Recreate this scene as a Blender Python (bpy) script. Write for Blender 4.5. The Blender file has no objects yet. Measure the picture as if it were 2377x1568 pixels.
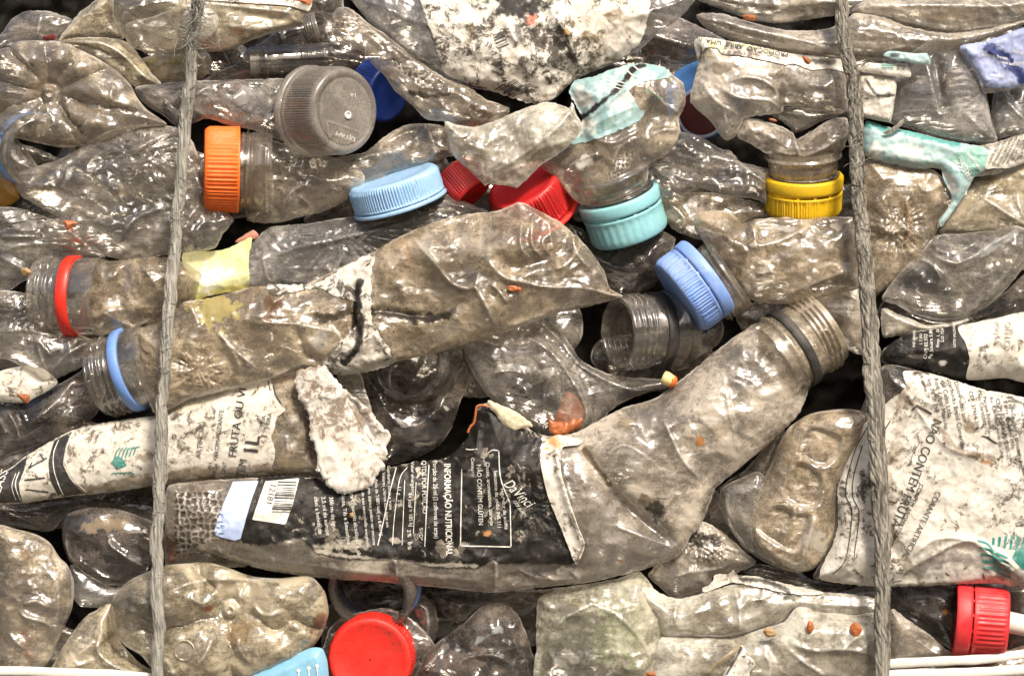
import bpy, bmesh, math, random
import numpy as np
from mathutils import Vector, Matrix
from mathutils.geometry import delaunay_2d_cdt

# ------------------------------------------------------------------ camera, light, exposure
S = 0.0002            # metres per layout unit (1 unit = 0.2 mm on the face of the bale)
CX, CY = 1188.5, 784.0
DIST = 1.6
sc = bpy.context.scene
cam = bpy.data.cameras.new("camera"); camo = bpy.data.objects.new("camera", cam)
sc.collection.objects.link(camo); sc.camera = camo
camo.location = (0, -DIST, 0); camo.rotation_euler = (math.radians(90), 0, 0)
cam.sensor_width = 36; cam.lens = 36 * DIST / (2377 * S); cam.clip_start = 0.05; cam.clip_end = 200
SUN_EL, SUN_AZ = 43.0, 22.0        # azimuth measured from the camera side towards the right
w = bpy.data.worlds.new("World"); sc.world = w; w.use_nodes = True
wn = w.node_tree; sky = wn.nodes.new("ShaderNodeTexSky"); sky.sky_type = 'NISHITA'; sky.sun_disc = False
sky.sun_elevation = math.radians(SUN_EL); sky.sun_rotation = math.radians(180 - SUN_AZ)
sky.air_density = 1.0; sky.dust_density = 6.0; sky.ozone_density = 0.3
bg = wn.nodes["Background"]; bg.inputs["Strength"].default_value = 0.14
# below the horizon the yard floor throws back a dull warm light; an added dark band above it shapes the reflections
wtc = wn.nodes.new("ShaderNodeTexCoord"); wsx = wn.nodes.new("ShaderNodeSeparateXYZ"); wno = wn.nodes.new("ShaderNodeTexNoise")
wno.inputs['Scale'].default_value = 3.2; wno.inputs['Detail'].default_value = 5; wn.links.new(wtc.outputs['Generated'], wno.inputs['Vector'])
wn.links.new(wtc.outputs['Generated'], wsx.inputs[0])
def wmix(zsrc, lo, hi, cola, colb):
    mr = wn.nodes.new("ShaderNodeMapRange"); mr.interpolation_type = 'SMOOTHSTEP'; mr.inputs[1].default_value = lo; mr.inputs[2].default_value = hi
    wn.links.new(zsrc, mr.inputs[0]); mx = wn.nodes.new("ShaderNodeMix"); mx.data_type = 'RGBA'; wn.links.new(mr.outputs[0], mx.inputs[0])
    for c_, i in ((cola, 6), (colb, 7)):
        if isinstance(c_, tuple): mx.inputs[i].default_value = (*c_, 1)
        else: wn.links.new(c_, mx.inputs[i])
    return mx.outputs[2]
wz = wn.nodes.new("ShaderNodeMath"); wz.operation = 'MULTIPLY_ADD'; wn.links.new(wno.outputs[0], wz.inputs[0]); wz.inputs[1].default_value = -.55; wn.links.new(wsx.outputs[2], wz.inputs[2])
dark_band = wmix(wz.outputs[0], -.06, .0, (.55, .50, .42), sky.outputs[0])
ground = wmix(wsx.outputs[2], -.10, -.04, (2.2, 1.9, 1.5), dark_band)
wn.links.new(ground, bg.inputs[0])
sl = bpy.data.lights.new("sun", 'SUN'); slo = bpy.data.objects.new("sun", sl); sc.collection.objects.link(slo)
sl.energy = 4.6; sl.angle = math.radians(12.0); sl.color = (1.0, 0.925, 0.81)
az, el = math.radians(SUN_AZ), math.radians(SUN_EL)
sdir = Vector((math.sin(az) * math.cos(el), -math.cos(az) * math.cos(el), math.sin(el)))
slo.rotation_euler = sdir.to_track_quat('Z', 'Y').to_euler()
sc.view_settings.view_transform = 'Standard'; sc.view_settings.look = 'None'
sc.view_settings.exposure = 0.08; sc.view_settings.gamma = 1.0
sc.view_settings.use_curve_mapping = False
sc.cycles.max_bounces = 12; sc.cycles.transparent_max_bounces = 14; sc.cycles.diffuse_bounces = 2
sc.cycles.glossy_bounces = 2; sc.cycles.transmission_bounces = 4
sc.cycles.caustics_reflective = False; sc.cycles.caustics_refractive = False
sc.cycles.use_denoising = True
sc.cycles.use_adaptive_sampling = True; sc.cycles.adaptive_threshold = 0.03; sc.cycles.adaptive_min_samples = 12
try: sc.cycles.denoising_prefilter = 'ACCURATE'
except Exception: pass
COL = sc.collection

# ------------------------------------------------------------------ numpy noise
def _h(ix, iy, seed):
    n = (ix.astype(np.int64) * 374761393 + iy.astype(np.int64) * 668265263 + seed * 982451653) & 0x7fffffff
    n = ((n ^ (n >> 13)) * 1274126177) & 0x7fffffff
    return ((n ^ (n >> 16)) & 0xffff) / 65535.0
def gnoise(x, y, seed=0):
    ix, iy = np.floor(x), np.floor(y); fx, fy = x - ix, y - iy
    ux = fx * fx * fx * (fx * (fx * 6 - 15) + 10); uy = fy * fy * fy * (fy * (fy * 6 - 15) + 10)
    def g(a, b, dx, dy):
        t = _h(a, b, seed) * 2 * math.pi
        return np.cos(t) * dx + np.sin(t) * dy
    a = g(ix, iy, fx, fy); b = g(ix + 1, iy, fx - 1, fy)
    c = g(ix, iy + 1, fx, fy - 1); d = g(ix + 1, iy + 1, fx - 1, fy - 1)
    return 1.5 * (a + (b - a) * ux + (c - a) * uy + (a - b - c + d) * ux * uy)
def fbm(x, y, seed=0, o=3):
    r = 0; a = 1
    for i in range(o):
        r = r + a * gnoise(x, y, seed + i * 17); x = x * 2.03; y = y * 2.03; a *= .5
    return r
def ridged(x, y, seed=0, o=3):
    r = 0; a = 1.
    for i in range(o):
        r = r + a * (1 - 2.2 * np.abs(gnoise(x, y, seed + i * 31))); x = x * 1.9; y = y * 1.9; a *= .45
    return r
def dents(x, y, seed=0, g=.9, b=.35):
    """smooth concave dents that meet in sharp ridges"""
    ix, iy = np.floor(x), np.floor(y); best = np.full(x.shape, 1e9)
    for a in (-1, 0, 1):
        for c in (-1, 0, 1):
            cx = ix + a + .1 + .8 * _h(ix + a, iy + c, seed + 1); cy = iy + c + .1 + .8 * _h(ix + a, iy + c, seed + 2)
            gx = (_h(ix + a, iy + c, seed + 3) - .5) * g; gy = (_h(ix + a, iy + c, seed + 4) - .5) * g
            dx, dy = x - cx, y - cy
            best = np.minimum(best, dx * dx + dy * dy + gx * dx + gy * dy + b * _h(ix + a, iy + c, seed + 5))
    return best - .35
def crumple(U, V, amp, sc_, ang=0., stretch=1., seed=0):
    """sharp folds between smooth dents, as in a crushed thin shell"""
    c, s = math.cos(math.radians(ang)), math.sin(math.radians(ang))
    x = (U * c - V * s) / (sc_ * stretch); y = (U * s + V * c) / sc_
    wx = x + .28 * gnoise(x * .8 + 3, y * .8, seed + 5); wy = y + .28 * gnoise(x * .8, y * .8 + 9, seed + 6)
    m = np.clip(.5 + 1.5 * gnoise(x * .45 + 2, y * .45, seed + 77), 0, 1)
    r = 1.5 * dents(wx, wy, seed) + .9 * m * dents(wx * 1.9 + 5, wy * 1.9, seed + 20)
    return 1.2 * amp * (r + .5 * fbm(x * .9, y * .9, seed + 9, 2))

# ------------------------------------------------------------------ outline tools
def smooth_closed(pts, n=8, sharp=()):
    """Catmull-Rom through closed points; indices in sharp stay corners"""
    P = [np.array(p[:2], float) for p in pts]; m = len(P); out = []
    sh = set(i for i, p in enumerate(pts) if len(p) > 2) | set(sharp)
    for i in range(m):
        p0, p1, p2, p3 = P[i - 1], P[i], P[(i + 1) % m], P[(i + 2) % m]
        t1 = (p2 - p0) * .36 if i not in sh else (p2 - p1) * .6
        t2 = (p3 - p1) * .36 if (i + 1) % m not in sh else (p2 - p1) * .6
        L = np.linalg.norm(p2 - p1)
        for t, k in ((t1, 0), (t2, 1)):
            q = np.linalg.norm(t)
            if q > L: t *= L / q
        for k in range(n):
            t = k / n
            out.append((2*t**3-3*t**2+1)*p1 + (t**3-2*t**2+t)*t1 + (-2*t**3+3*t**2)*p2 + (t**3-t**2)*t2)
    return np.array(out)
def smooth_open(pts, n=6):
    P = [np.array(p, float) for p in pts]
    if len(P) < 3: return np.array([P[0] + (P[-1] - P[0]) * t for t in np.linspace(0, 1, n)])
    P = [2 * P[0] - P[1]] + P + [2 * P[-1] - P[-2]]; out = []
    for i in range(1, len(P) - 2):
        for k in range(n):
            t = k / n; p0, p1, p2, p3 = P[i - 1:i + 3]
            out.append(.5 * (2*p1 + (p2-p0)*t + (2*p0-5*p1+4*p2-p3)*t*t + (3*p1-p0-3*p2+p3)*t**3))
    out.append(P[-2]); return np.array(out)
def resample(P, step, closed=True):
    Q = np.vstack([P, P[:1]]) if closed else P
    d = np.r_[0, np.cumsum(np.linalg.norm(np.diff(Q, axis=0), axis=1))]
    n = max(8 if closed else 2, int(d[-1] / step)); t = np.linspace(0, d[-1], n + 1)
    if closed: t = t[:-1]
    return np.c_[np.interp(t, d, Q[:, 0]), np.interp(t, d, Q[:, 1])]
def poly_dist(P, L, closed=False, want_t=False):
    A = L; B = np.roll(L, -1, 0)
    if not closed: A, B = L[:-1], L[1:]
    best = np.full(len(P), 1e18); bt = np.zeros(len(P)); bs = np.zeros(len(P)); n = len(A)
    for i in range(n):
        ab = B[i] - A[i]; l2 = ab @ ab + 1e-9
        ap = P - A[i]; t = np.clip((ap @ ab) / l2, 0, 1)
        q = ap - t[:, None] * ab; dd = (q * q).sum(1); m = dd < best
        best[m] = dd[m]; bt[m] = (i + t[m]) / n
        if want_t: bs[m] = (ab[0] * ap[m, 1] - ab[1] * ap[m, 0])
    d = np.sqrt(best)
    return (d, bt, np.sign(bs)) if want_t else d
def inside(P, L):
    x, y = P[:, 0], P[:, 1]; c = np.zeros(len(P), bool); j = len(L) - 1
    for i in range(len(L)):
        xi, yi = L[i]; xj, yj = L[j]
        if yi != yj:
            m = ((yi > y) != (yj > y)) & (x < (xj - xi) * (y - yi) / (yj - yi) + xi); c ^= m
        j = i
    return c
def sstep(a, b, x):
    t = np.clip((x - a) / (b - a), 0, 1); return t * t * (3 - 2 * t)

def triangulate(bd, step, seed=0, jit=.25):
    lo, hi = bd.min(0), bd.max(0); rng = np.random.RandomState(seed)
    xs = np.arange(lo[0], hi[0], step); ys = np.arange(lo[1], hi[1], step * .87)
    gx, gy = np.meshgrid(xs, ys); gx = gx + (np.arange(len(ys)) % 2)[:, None] * step * .5
    G = np.c_[gx.ravel(), gy.ravel()] + rng.uniform(-jit, jit, (gx.size, 2)) * step
    G = G[inside(G, bd)]
    if len(G): G = G[poly_dist(G, bd, True) > step * .55]
    allp = np.vstack([bd, G]); n = len(bd)
    r = delaunay_2d_cdt([Vector(p) for p in allp], [], [list(range(n))], 1, 1e-3)
    V = np.array([[v.x, v.y] for v in r[0]]); F = [tuple(f) for f in r[2]]
    return V, F

# ------------------------------------------------------------------ things
class Thing:
    def __init__(s, name, label, cat, c, d=0, group=None):
        s.name, s.label, s.cat, s.group = name, label, cat, group
        s.c = np.array([c[0], c[1], d], float); s.parts = []
    def add(s, name, V, F, mat, attrs=None, parent=None, label=None, smooth=True, kind=None):
        V = np.asarray(V, float)
        co = np.c_[(V[:, 0] - s.c[0]) * S, -(V[:, 2] - s.c[2]) * S, (s.c[1] - V[:, 1]) * S]
        me = bpy.data.meshes.new(name); me.from_pydata(co.tolist(), [], [tuple(f) for f in F])
        me.materials.append(mat)
        if smooth: me.polygons.foreach_set("use_smooth", np.ones(len(me.polygons), bool))
        attrs = dict(attrs or {}); n_ = len(V)
        attrs.setdefault("dust", np.ones(n_)); attrs.setdefault("crease", np.zeros(n_)); attrs.setdefault("stain_or_glint", np.tile([.2, .2, .2, 0.], (n_, 1)))
        for k, a in attrs.items():
            if a.ndim == 1:
                at = me.attributes.new(k, 'FLOAT', 'POINT'); at.data.foreach_set("value", a.astype(np.float32))
            else:
                at = me.attributes.new(k, 'FLOAT_COLOR', 'POINT'); at.data.foreach_set("color", a.astype(np.float32).ravel())
        o = bpy.data.objects.new(name, me); COL.objects.link(o)
        if label: o["label"] = label
        if kind: o["kind"] = kind
        s.parts.append((o, parent)); return o
    def finish(s):
        k = (DIST / S - s.c[2]) / (DIST / S)
        loc = ((s.c[0] - CX) * S * k, -s.c[2] * S, (CY - s.c[1]) * S * k)
        if len(s.parts) == 1:
            r = s.parts[0][0]; r.name = s.name; r.data.name = s.name
        else:
            r = bpy.data.objects.new(s.name, None); r.empty_display_size = .005; COL.objects.link(r)
            for o, p in s.parts: o.parent = p if p else r
        r.location = loc; r["label"] = s.label; r["category"] = s.cat
        if s.group: r["group"] = s.group
        s.root = r; return r

class Sheet:
    """a crushed hollow shell: outline in the face plane, inflated towards the front"""
    def __init__(s, outline, d, T=34, R=None, p=1.3, feats=(), cr=(), tilt=(0, 0), step=3.8, raw=False,
                 jag=0., seed=1, wob=3.):
        s.seed = seed; P = np.array([q[:2] for q in outline], float) if raw else smooth_closed(outline)
        P = resample(P, step)
        if jag:
            n = np.roll(P, -1, 0) - np.roll(P, 1, 0); n = np.c_[n[:, 1], -n[:, 0]] / (np.linalg.norm(n, axis=1)[:, None] + 1e-6)
            a = ridged(P[:, 0] / 19, P[:, 1] / 19, seed + 3, 3) + .5 * gnoise(P[:, 0] / 5, P[:, 1] / 5, seed)
            P = P + n * (a * jag)[:, None]
        if T > 6: T = T * .8
        s.bd, s.d, s.T, s.p, s.step = P, d, T, p, step
        ext = (P.max(0) - P.min(0)); s.R = (R or min(ext) * .32) * (.95 if T > 6 else 1); s.ctr = (P.max(0) + P.min(0)) / 2
        s.feats, s.tilt, s.wob = list(feats), tilt, wob
        s.cr = list(cr)
    def fields(s, P, front=True):
        U, V = P[:, 0], P[:, 1]; n = len(P)
        dist = poly_dist(P, s.bd, True); dist[~inside(P, s.bd)] = 0
        prof = (1 - (1 - np.clip(dist / s.R, 0, 1)) ** s.p) ** (1 / s.p)
        base = s.d + s.tilt[0] * (U - s.ctr[0]) + s.tilt[1] * (V - s.ctr[1]) + s.wob * fbm(U / 90, V / 90, s.seed, 2)
        if not front:
            return base - .7 * s.T * prof + crumple(U, V, s.T * .08, 60, 20, 1, s.seed + 70) * sstep(0, 20, dist)
        h = s.T * prof; f = sstep(0, 14, dist)
        for i, c in enumerate(s.cr):
            a, sc_, ang, st = (list(c) + [0, 1])[:4] if len(c) < 4 else c[:4]
            h = h + crumple(U, V, a, sc_, ang, st, s.seed + 13 * i) * sstep(0, min(sc_ * .4, 18), dist)
        crease = (1.1 * np.exp(-(dist / 2.8) ** 2) * np.clip(.5 + 1.2 * gnoise(U / 45, V / 45, s.seed + 2), 0, 1)) if s.T > 6 else np.zeros(n); stain_or_glint = np.zeros((n, 4)); stain_or_glint[:, :3] = .2
        for q in s.feats:
            k = q[0]
            if k in ('r', 'v', 'k'):                      # ridge / valley along a line; k: sharp crease
                L = smooth_open(q[1]); dd, t, sg = poly_dist(P, L, False, True)
                wd = q[3]; tp = np.clip(np.minimum(t, 1 - t) * 6, 0, 1) ** .7
                if k == 'k': g = .72 * np.clip(1 - dd / (1.9 * wd), 0, 1) ** 1.25 + .28 * np.clip(1 - dd / (.5 * wd), 0, 1)
                else: g = np.exp(-(dd / wd) ** 2)
                h = h + q[2] * g * tp * f * (1 if k != 'v' else -1)
                wh = q[4] if len(q) > 4 else (.8 if k == 'k' else 0)
                crease = np.maximum(crease, wh * np.exp(-(dd / 2.4) ** 2) * tp * (.5 + .8 * np.abs(gnoise(U / 25, V / 25, 7))))
            elif k == 's':                                # step across a line, decays away from it
                L = smooth_open(q[1]); dd, t, sg = poly_dist(P, L, False, True)
                tp = np.clip(np.minimum(t, 1 - t) * 6, 0, 1) ** .7
                h = h + q[2] * np.tanh(sg * dd / q[3]) * np.exp(-dd / q[4]) * tp * f
            elif k == 'd':                                # dome or dent
                _, cx, cy, rx, ry, ang, a = q; c, s_ = math.cos(math.radians(ang)), math.sin(math.radians(ang))
                x = ((U - cx) * c - (V - cy) * s_) / rx; y = ((U - cx) * s_ + (V - cy) * c) / ry
                h = h + a * np.exp(-(x * x + y * y)) * f
            elif k == 'box':                              # recessed / raised panel with a defined rim
                _, poly, a, wd = q; L = resample(smooth_closed(poly), 8); dd = poly_dist(P, L, True)
                ins = inside(P, L); sd = np.where(ins, dd, -dd); h = h + a * sstep(-wd, wd, sd) * f
                crease = np.maximum(crease, .35 * np.exp(-(dd / 3) ** 2))
            elif k == 'pet':                              # petal base
                _, cx, cy, m, a, r, ph = q; x, y = U - cx, V - cy; rr = np.hypot(x, y) / r; th = np.arctan2(y, x)
                g = (np.abs(np.cos(m / 2 * th + ph + .5 * gnoise(U / 60, V / 60, 3))) ** .55)
                h = h + a * (g - .6) * sstep(.08, .45, rr) * (1 - sstep(.85, 1.15, rr)) - a * 1.1 * np.exp(-(rr / .3) ** 2)
            elif k == 'nub':                              # moulding nub
                _, cx, cy, r, a = q; rr = np.hypot(U - cx, V - cy) / r
                h = h + a * (1 - sstep(.75, 1.1, rr)) + a * .45 * np.exp(-((rr - .5) / .16) ** 2) - a * .35 * np.exp(-((rr - 1.5) / .4) ** 2)
                crease = np.maximum(crease, .5 * np.exp(-((rr - .95) / .25) ** 2))
            elif k == 'rad':                              # wrinkles radiating from a pinch
                _, cx, cy, m, a, r0, r1 = q; x, y = U - cx, V - cy; rr = np.hypot(x, y); th = np.arctan2(y, x)
                h = h + a * (1 - 2 * np.abs(gnoise(th * m / 2, rr / r1 * .8, 11))) * sstep(0, r0, rr) * (1 - sstep(r1 * .4, r1, rr)) * f
            elif k == 'bub':                              # honeycomb of bubbles / embossed dots
                _, poly, sz, a = q; ins = inside(P, np.array(poly, float)); x, y = U / sz, V / sz
                best = np.full(n, 9.); sec = np.full(n, 9.)
                ix, iy = np.floor(x), np.floor(y)
                for a_ in (-1, 0, 1):
                    for b_ in (-1, 0, 1):
                        px = ix + a_ + .15 + .7 * _h(ix + a_, iy + b_, 3); py = iy + b_ + .15 + .7 * _h(ix + a_, iy + b_, 4)
                        dq = np.hypot(px - x, py - y); sec = np.minimum(sec, np.maximum(best, dq)); best = np.minimum(best, dq)
                wl_ = sec - best; ed = sstep(0, 6, poly_dist(P, np.array(poly, float), True)) * ins
                h = h + a * ed * sstep(.05, .3, wl_)
                if sz > 9:
                    crease = np.maximum(crease, ed * .9 * (1 - sstep(.1, .28, wl_)))
                    m_ = ins & (wl_ > .24) & (_h(np.floor(px * 0 + ix), iy, 9) > .15); stain_or_glint[m_] = (.03, .02, .015, .85)
            elif k == 'rib':                              # parallel ribs inside a band  (line, pitch, amp, halfwidth)
                _, a0, a1, nr, a, hw = q; a0 = np.array(a0, float); a1 = np.array(a1, float); ax = a1 - a0; L = np.linalg.norm(ax); ax /= L
                t = ((P - a0) @ ax) / L; m_ = sstep(-.03, .03, t) * (1 - sstep(.97, 1.03, t))
                h = h + a * np.cos(t * nr * 2 * math.pi) * m_ * f
            elif k in ('x', 'xl'):                        # stain: ellipse or along a line, dirt or a painted highlight
                if k == 'x':
                    _, cx, cy, rx, ry, ang, colr, st = q; c, s_ = math.cos(math.radians(ang)), math.sin(math.radians(ang))
                    x = ((U - cx) * c - (V - cy) * s_) / rx; y = ((U - cx) * s_ + (V - cy) * c) / ry; rr = np.hypot(x, y)
                else:
                    _, ln, wd, colr, st = q; L = smooth_open(ln); rr = poly_dist(P, L) / wd
                rr = rr + .55 * fbm(U / 28, V / 28, 21, 3) + .2 * gnoise(U / 6, V / 6, 2)
                a = st * (1 - sstep(.45, 1.05, rr)); m_ = a > stain_or_glint[:, 3]
                stain_or_glint[m_, 3] = a[m_]; stain_or_glint[m_, :3] = colr
        s._c, s._s = crease, stain_or_glint
        return base + h
    def height(s, P, off=1.5):
        return s.fields(np.asarray(P, float)) + off
    def build(s, T, name, mat, parent=None, label=None, back=True):
        V, F = triangulate(s.bd, s.step, s.seed); h = s.fields(V)
        VV = np.c_[V, h]; cr, st = s._c, s._s; du = np.ones(len(VV)); FF = list(F); nb = len(s.bd)
        # rim: pull the first ring to the base so that front and back meet
        if back:
            V2, F2 = triangulate(s.bd, s.step * 2.2, s.seed + 1, .2)
            # boundary points of V2 coincide with bd: shift index
            h2 = s.fields(V2, False); off = len(VV)
            VV = np.vstack([VV, np.c_[V2, h2]])
            FF += [tuple(off + i for i in reversed(f)) for f in F2]
            cr = np.r_[cr, np.zeros(len(V2))]; du = np.r_[du, np.zeros(len(V2))]; st = np.vstack([st, np.tile([.2, .2, .2, 0.], (len(V2), 1))])
        return T.add(name, VV, FF, mat, {"crease": cr, "stain_or_glint": st, "dust": du}, parent, label)

def over(sheet, outline, off=2.5, step=4., jag=1.6, cr=(), feats=(), seed=5, raw=False, lift=0):
    """a label or patch that lies on a sheet; returns an object with bd and height()"""
    L = Sheet(outline, 0, 0.001, 10, feats=feats, cr=[(c[0] * .55,) + tuple(c[1:]) for c in cr], step=step, jag=jag, seed=seed, raw=raw, wob=0)
    class O: pass
    o = O(); o.bd = L.bd
    def height(P, off2=0.):
        hb = sheet.height(P, off) if sheet else 0; hl = L.fields(np.asarray(P, float)); return hb + hl + off2 + lift
    o.height = height
    def build(T, name, mat, parent=None, label=None):
        V, F = triangulate(L.bd, step, seed); h = height(V)
        return T.add(name, np.c_[V, h], F, mat, {"crease": L._c, "stain_or_glint": L._s}, parent, label)
    o.build = build
    return o

# ------------------------------------------------------------------ lathes: caps, necks
def frame(ax):
    a = np.array(ax, float); a /= np.linalg.norm(a)
    r = np.array([0, 0, 1.]) if abs(a[2]) < .9 else np.array([0, 1., 0])
    x = np.cross(a, r); x /= np.linalg.norm(x); y = np.cross(a, x); return a, x, y
def lathe(c, ax, prof, n=96, ribs=None, nz=0., seed=0, sq=1., arc=None):
    """prof: list of (t along axis, radius[, ribamp]); ribs count. returns V,F"""
    a, x, y = frame(ax); c = np.array(c, float); V = []; F = []
    th = np.linspace(0, 2 * math.pi, n, endpoint=False)
    for t, r, *rest in prof:
        ra = rest[0] if rest else 0
        rr = r + (ra * np.where(np.cos(th * ribs) > 0, 1, -1) if ribs and ra else 0) * 1.0
        rr = rr + nz * gnoise(th * 1.5 + t * .05, th * 0 + t * .08, seed)
        V.append(c + a * t + np.outer(np.cos(th) * rr, x) + np.outer(np.sin(th) * rr * sq, y))
    for i in range(len(prof) - 1):
        for j in range(n):
            k = (j + 1) % n; F.append((i * n + j, i * n + k, (i + 1) * n + k, (i + 1) * n + j))
    V = np.vstack(V)
    if prof[-1][1] < 1e-3 or True:
        pass
    return V, F
def cap(T, c, ax, R, H, mat, ribs=60, ring=True, name="cap", ringmat=None, flat=True, ra=None, gap=3.0, parent=None, seed=0, facets=None, ring_h=.26, sq=1.):
    """c = centre of the open end; ax points to the closed top"""
    ra = R * .016 if ra is None else ra; k = R / 100.
    rh = H * ring_h if ring else 0
    n = ribs * 4 if ribs else 120
    z0 = rh + (gap if ring else 0)
    prof = [(z0 + 1, R * .90), (z0, R * .985), (z0 + H * .02, R * 1.0), (z0 + H * .07, R * .985), (z0 + H * .1, R * .97, ra)]
    for q in (.3, .5, .7): prof.append((z0 + (H - z0) * q, R * (.972 - .008 * q), ra))
    prof += [(H * .86, R * .962, ra), (H * .90, R * .95, ra * .6), (H * .955, R * .935), (H * .985, R * .905), (H, R * .87), (H, R * .80),
             (H * .975, R * .77), (H * .972, R * .4), (H * .972, R * .02)]
    V, F = lathe(c, ax, prof, n, ribs, nz=R * .006, seed=seed, sq=sq)
    o = T.add(name, V, F, mat, parent=parent)
    if ring:
        p2 = [(0, R * .90), (0, R * 1.0), (rh * .15, R * 1.025), (rh * .8, R * 1.015), (rh, R * .99), (rh, R * .9)]
        V, F = lathe(c, ax, p2, 110, nz=R * .008, seed=seed + 3, sq=sq)
        # small bridges between ring and cap
        a, x, y = frame(ax); V = list(V); m = 14
        for i in range(m):
            t = 2 * math.pi * i / m; w_ = .035
            b = len(V)
            for tt, z in ((t - w_, rh - 1), (t + w_, rh - 1), (t + w_, z0 + 2), (t - w_, z0 + 2)):
                V.append(np.array(c, float) + a * z + R * .975 * (math.cos(tt) * x + math.sin(tt) * y * sq))
            F.append((b, b + 1, b + 2, b + 3))
        T.add("tamper_ring", np.array(V), F, ringmat or mat, parent=o)
    return o
def neck(T, c, ax, R, L, mat, threads=4, ring=None, ringmat=None, parent=None, wall=5, collar=True, seed=0, name="neck", sq=1., ringw=.16, ringpos=.52, collar_r=1.16, tbreak=True):
    """c = centre where the neck leaves the shoulder; ax points to the open lip"""
    n = 110; a, x, y = frame(ax); th = np.linspace(0, 2 * math.pi, n, endpoint=False)
    prof = [(-L * .12, R * 1.02), (0, R)]
    if collar: prof += [(L * .05, R), (L * .07, R * collar_r), (L * .12, R * (collar_r + .01)), (L * .14, R * 1.0)]
    prof += [(L * (ringpos - .02 if ring else .3), R * .99), (L * .56, R * .97)]
    m = 40; z = []
    for i in range(m + 1): z.append(L * (.56 + .38 * i / m))
    V = []; F = []
    for t, r in prof: V.append(np.array(c, float) + a * t + np.outer(np.cos(th) * r, x) + np.outer(np.sin(th) * r * sq, y))
    for i, t in enumerate(z[1:]):
        q = (i + 1) / m * threads - th / (2 * math.pi)
        b = np.exp(-(((q % 1.) - .5) / .15) ** 2)
        if tbreak: b = b * (1 - np.exp(-((((th / (2 * math.pi) * 4) % 1.) - .5) / .06) ** 2))
        b = b * (sstep(0, .12, (i + 1) / m) * (1 - sstep(.9, 1, (i + 1) / m)))
        r = R * (.945 + .10 * b)
        V.append(np.array(c, float) + a * t + np.outer(np.cos(th) * r, x) + np.outer(np.sin(th) * r * sq, y))
    for t, r in ((L * .96, R * .955), (L * .99, R * .945), (L, R * .92), (L, R * .86), (L * .97, R * .85), (L * .55, R * .86), (L * .1, R * .87), (-L * .12, R * .9)):
        V.append(np.array(c, float) + a * t + np.outer(np.cos(th) * r, x) + np.outer(np.sin(th) * r * sq, y))
    k = len(V)
    for i in range(k - 1):
        for j in range(n): F.append((i * n + j, i * n + (j + 1) % n, (i + 1) * n + (j + 1) % n, (i + 1) * n + j))
    dsv = np.repeat(np.r_[np.ones(k - 6), np.zeros(6)], n) * .8
    o = T.add(name, np.vstack(V), F, mat, {'dust': dsv}, parent)
    if ring:
        z0 = L * (ringpos - ringw / 2); z1 = L * (ringpos + ringw / 2)
        p2 = [(z0, R * .97), (z0, R * 1.035), (z0 + 1.5, R * 1.055), (z1 - 1.5, R * 1.05), (z1, R * 1.03), (z1, R * .97)]
        V, F = lathe(c, ax, p2, 120, nz=R * .02, seed=seed + 1, sq=sq)
        T.add("tamper_ring", V, F, ringmat, parent=o)
    return o
def tube(path, rad, n=8, seed=0, flat=1.):
    P = np.array(path, float); m = len(P); t = np.gradient(P, axis=0); t /= np.linalg.norm(t, axis=1)[:, None] + 1e-9
    r = np.ones(m) * rad if np.isscalar(rad) else np.array(rad)
    up = np.array([0, 0, 1.]); V = []; F = []
    x = np.cross(t, up); l = np.linalg.norm(x, axis=1); x[l < 1e-3] = (1, 0, 0); x /= np.linalg.norm(x, axis=1)[:, None]
    y = np.cross(t, x)
    for j in range(n):
        a = 2 * math.pi * j / n
        V.append(P + (math.cos(a) * x + math.sin(a) * y * flat) * r[:, None])
    V = np.stack(V, 1).reshape(-1, 3)
    for i in range(m - 1):
        for j in range(n): F.append((i * n + j, i * n + (j + 1) % n, (i + 1) * n + (j + 1) % n, (i + 1) * n + j))
    return V, F
def join(parts):
    V = []; F = []; o = 0
    for v, f in parts:
        V.append(np.asarray(v, float)); F += [tuple(i + o for i in q) for q in f]; o += len(v)
    return np.vstack(V), F

# ------------------------------------------------------------------ lettering
def glyphs(s_, size, sx=1., shear=0., bold=0., align='LEFT'):
    cu = bpy.data.curves.new("t", 'FONT'); cu.body = s_; cu.size = size; cu.shear = shear; cu.offset = bold
    cu.resolution_u = 3; cu.align_x = align
    o = bpy.data.objects.new("t", cu); COL.objects.link(o)
    dg = bpy.context.evaluated_depsgraph_get(); me = bpy.data.meshes.new_from_object(o.evaluated_get(dg))
    bm = bmesh.new(); bm.from_mesh(me); bmesh.ops.triangulate(bm, faces=bm.faces[:])
    for _ in range(3):
        e = [e for e in bm.edges if e.calc_length() > 4.5]
        if e: bmesh.ops.subdivide_edges(bm, edges=e, cuts=1); bmesh.ops.triangulate(bm, faces=bm.faces[:])
    V = np.array([[v.co.x * sx, v.co.y] for v in bm.verts]) if bm.verts else np.zeros((0, 2)); bm.verts.index_update()
    F = [tuple(v.index for v in f.verts) for f in bm.faces]; bm.free()
    bpy.data.objects.remove(o); bpy.data.curves.remove(cu); bpy.data.meshes.remove(me)
    return V, F
def place(V, u, v, ang, bend=0., flip=False):
    c, s_ = math.cos(math.radians(ang)), math.sin(math.radians(ang)); x, y = V[:, 0].copy(), V[:, 1].copy()
    if flip: x = -x
    y = y + bend * x * x
    return np.c_[u + x * c - y * s_, v - x * s_ - y * c]
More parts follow.
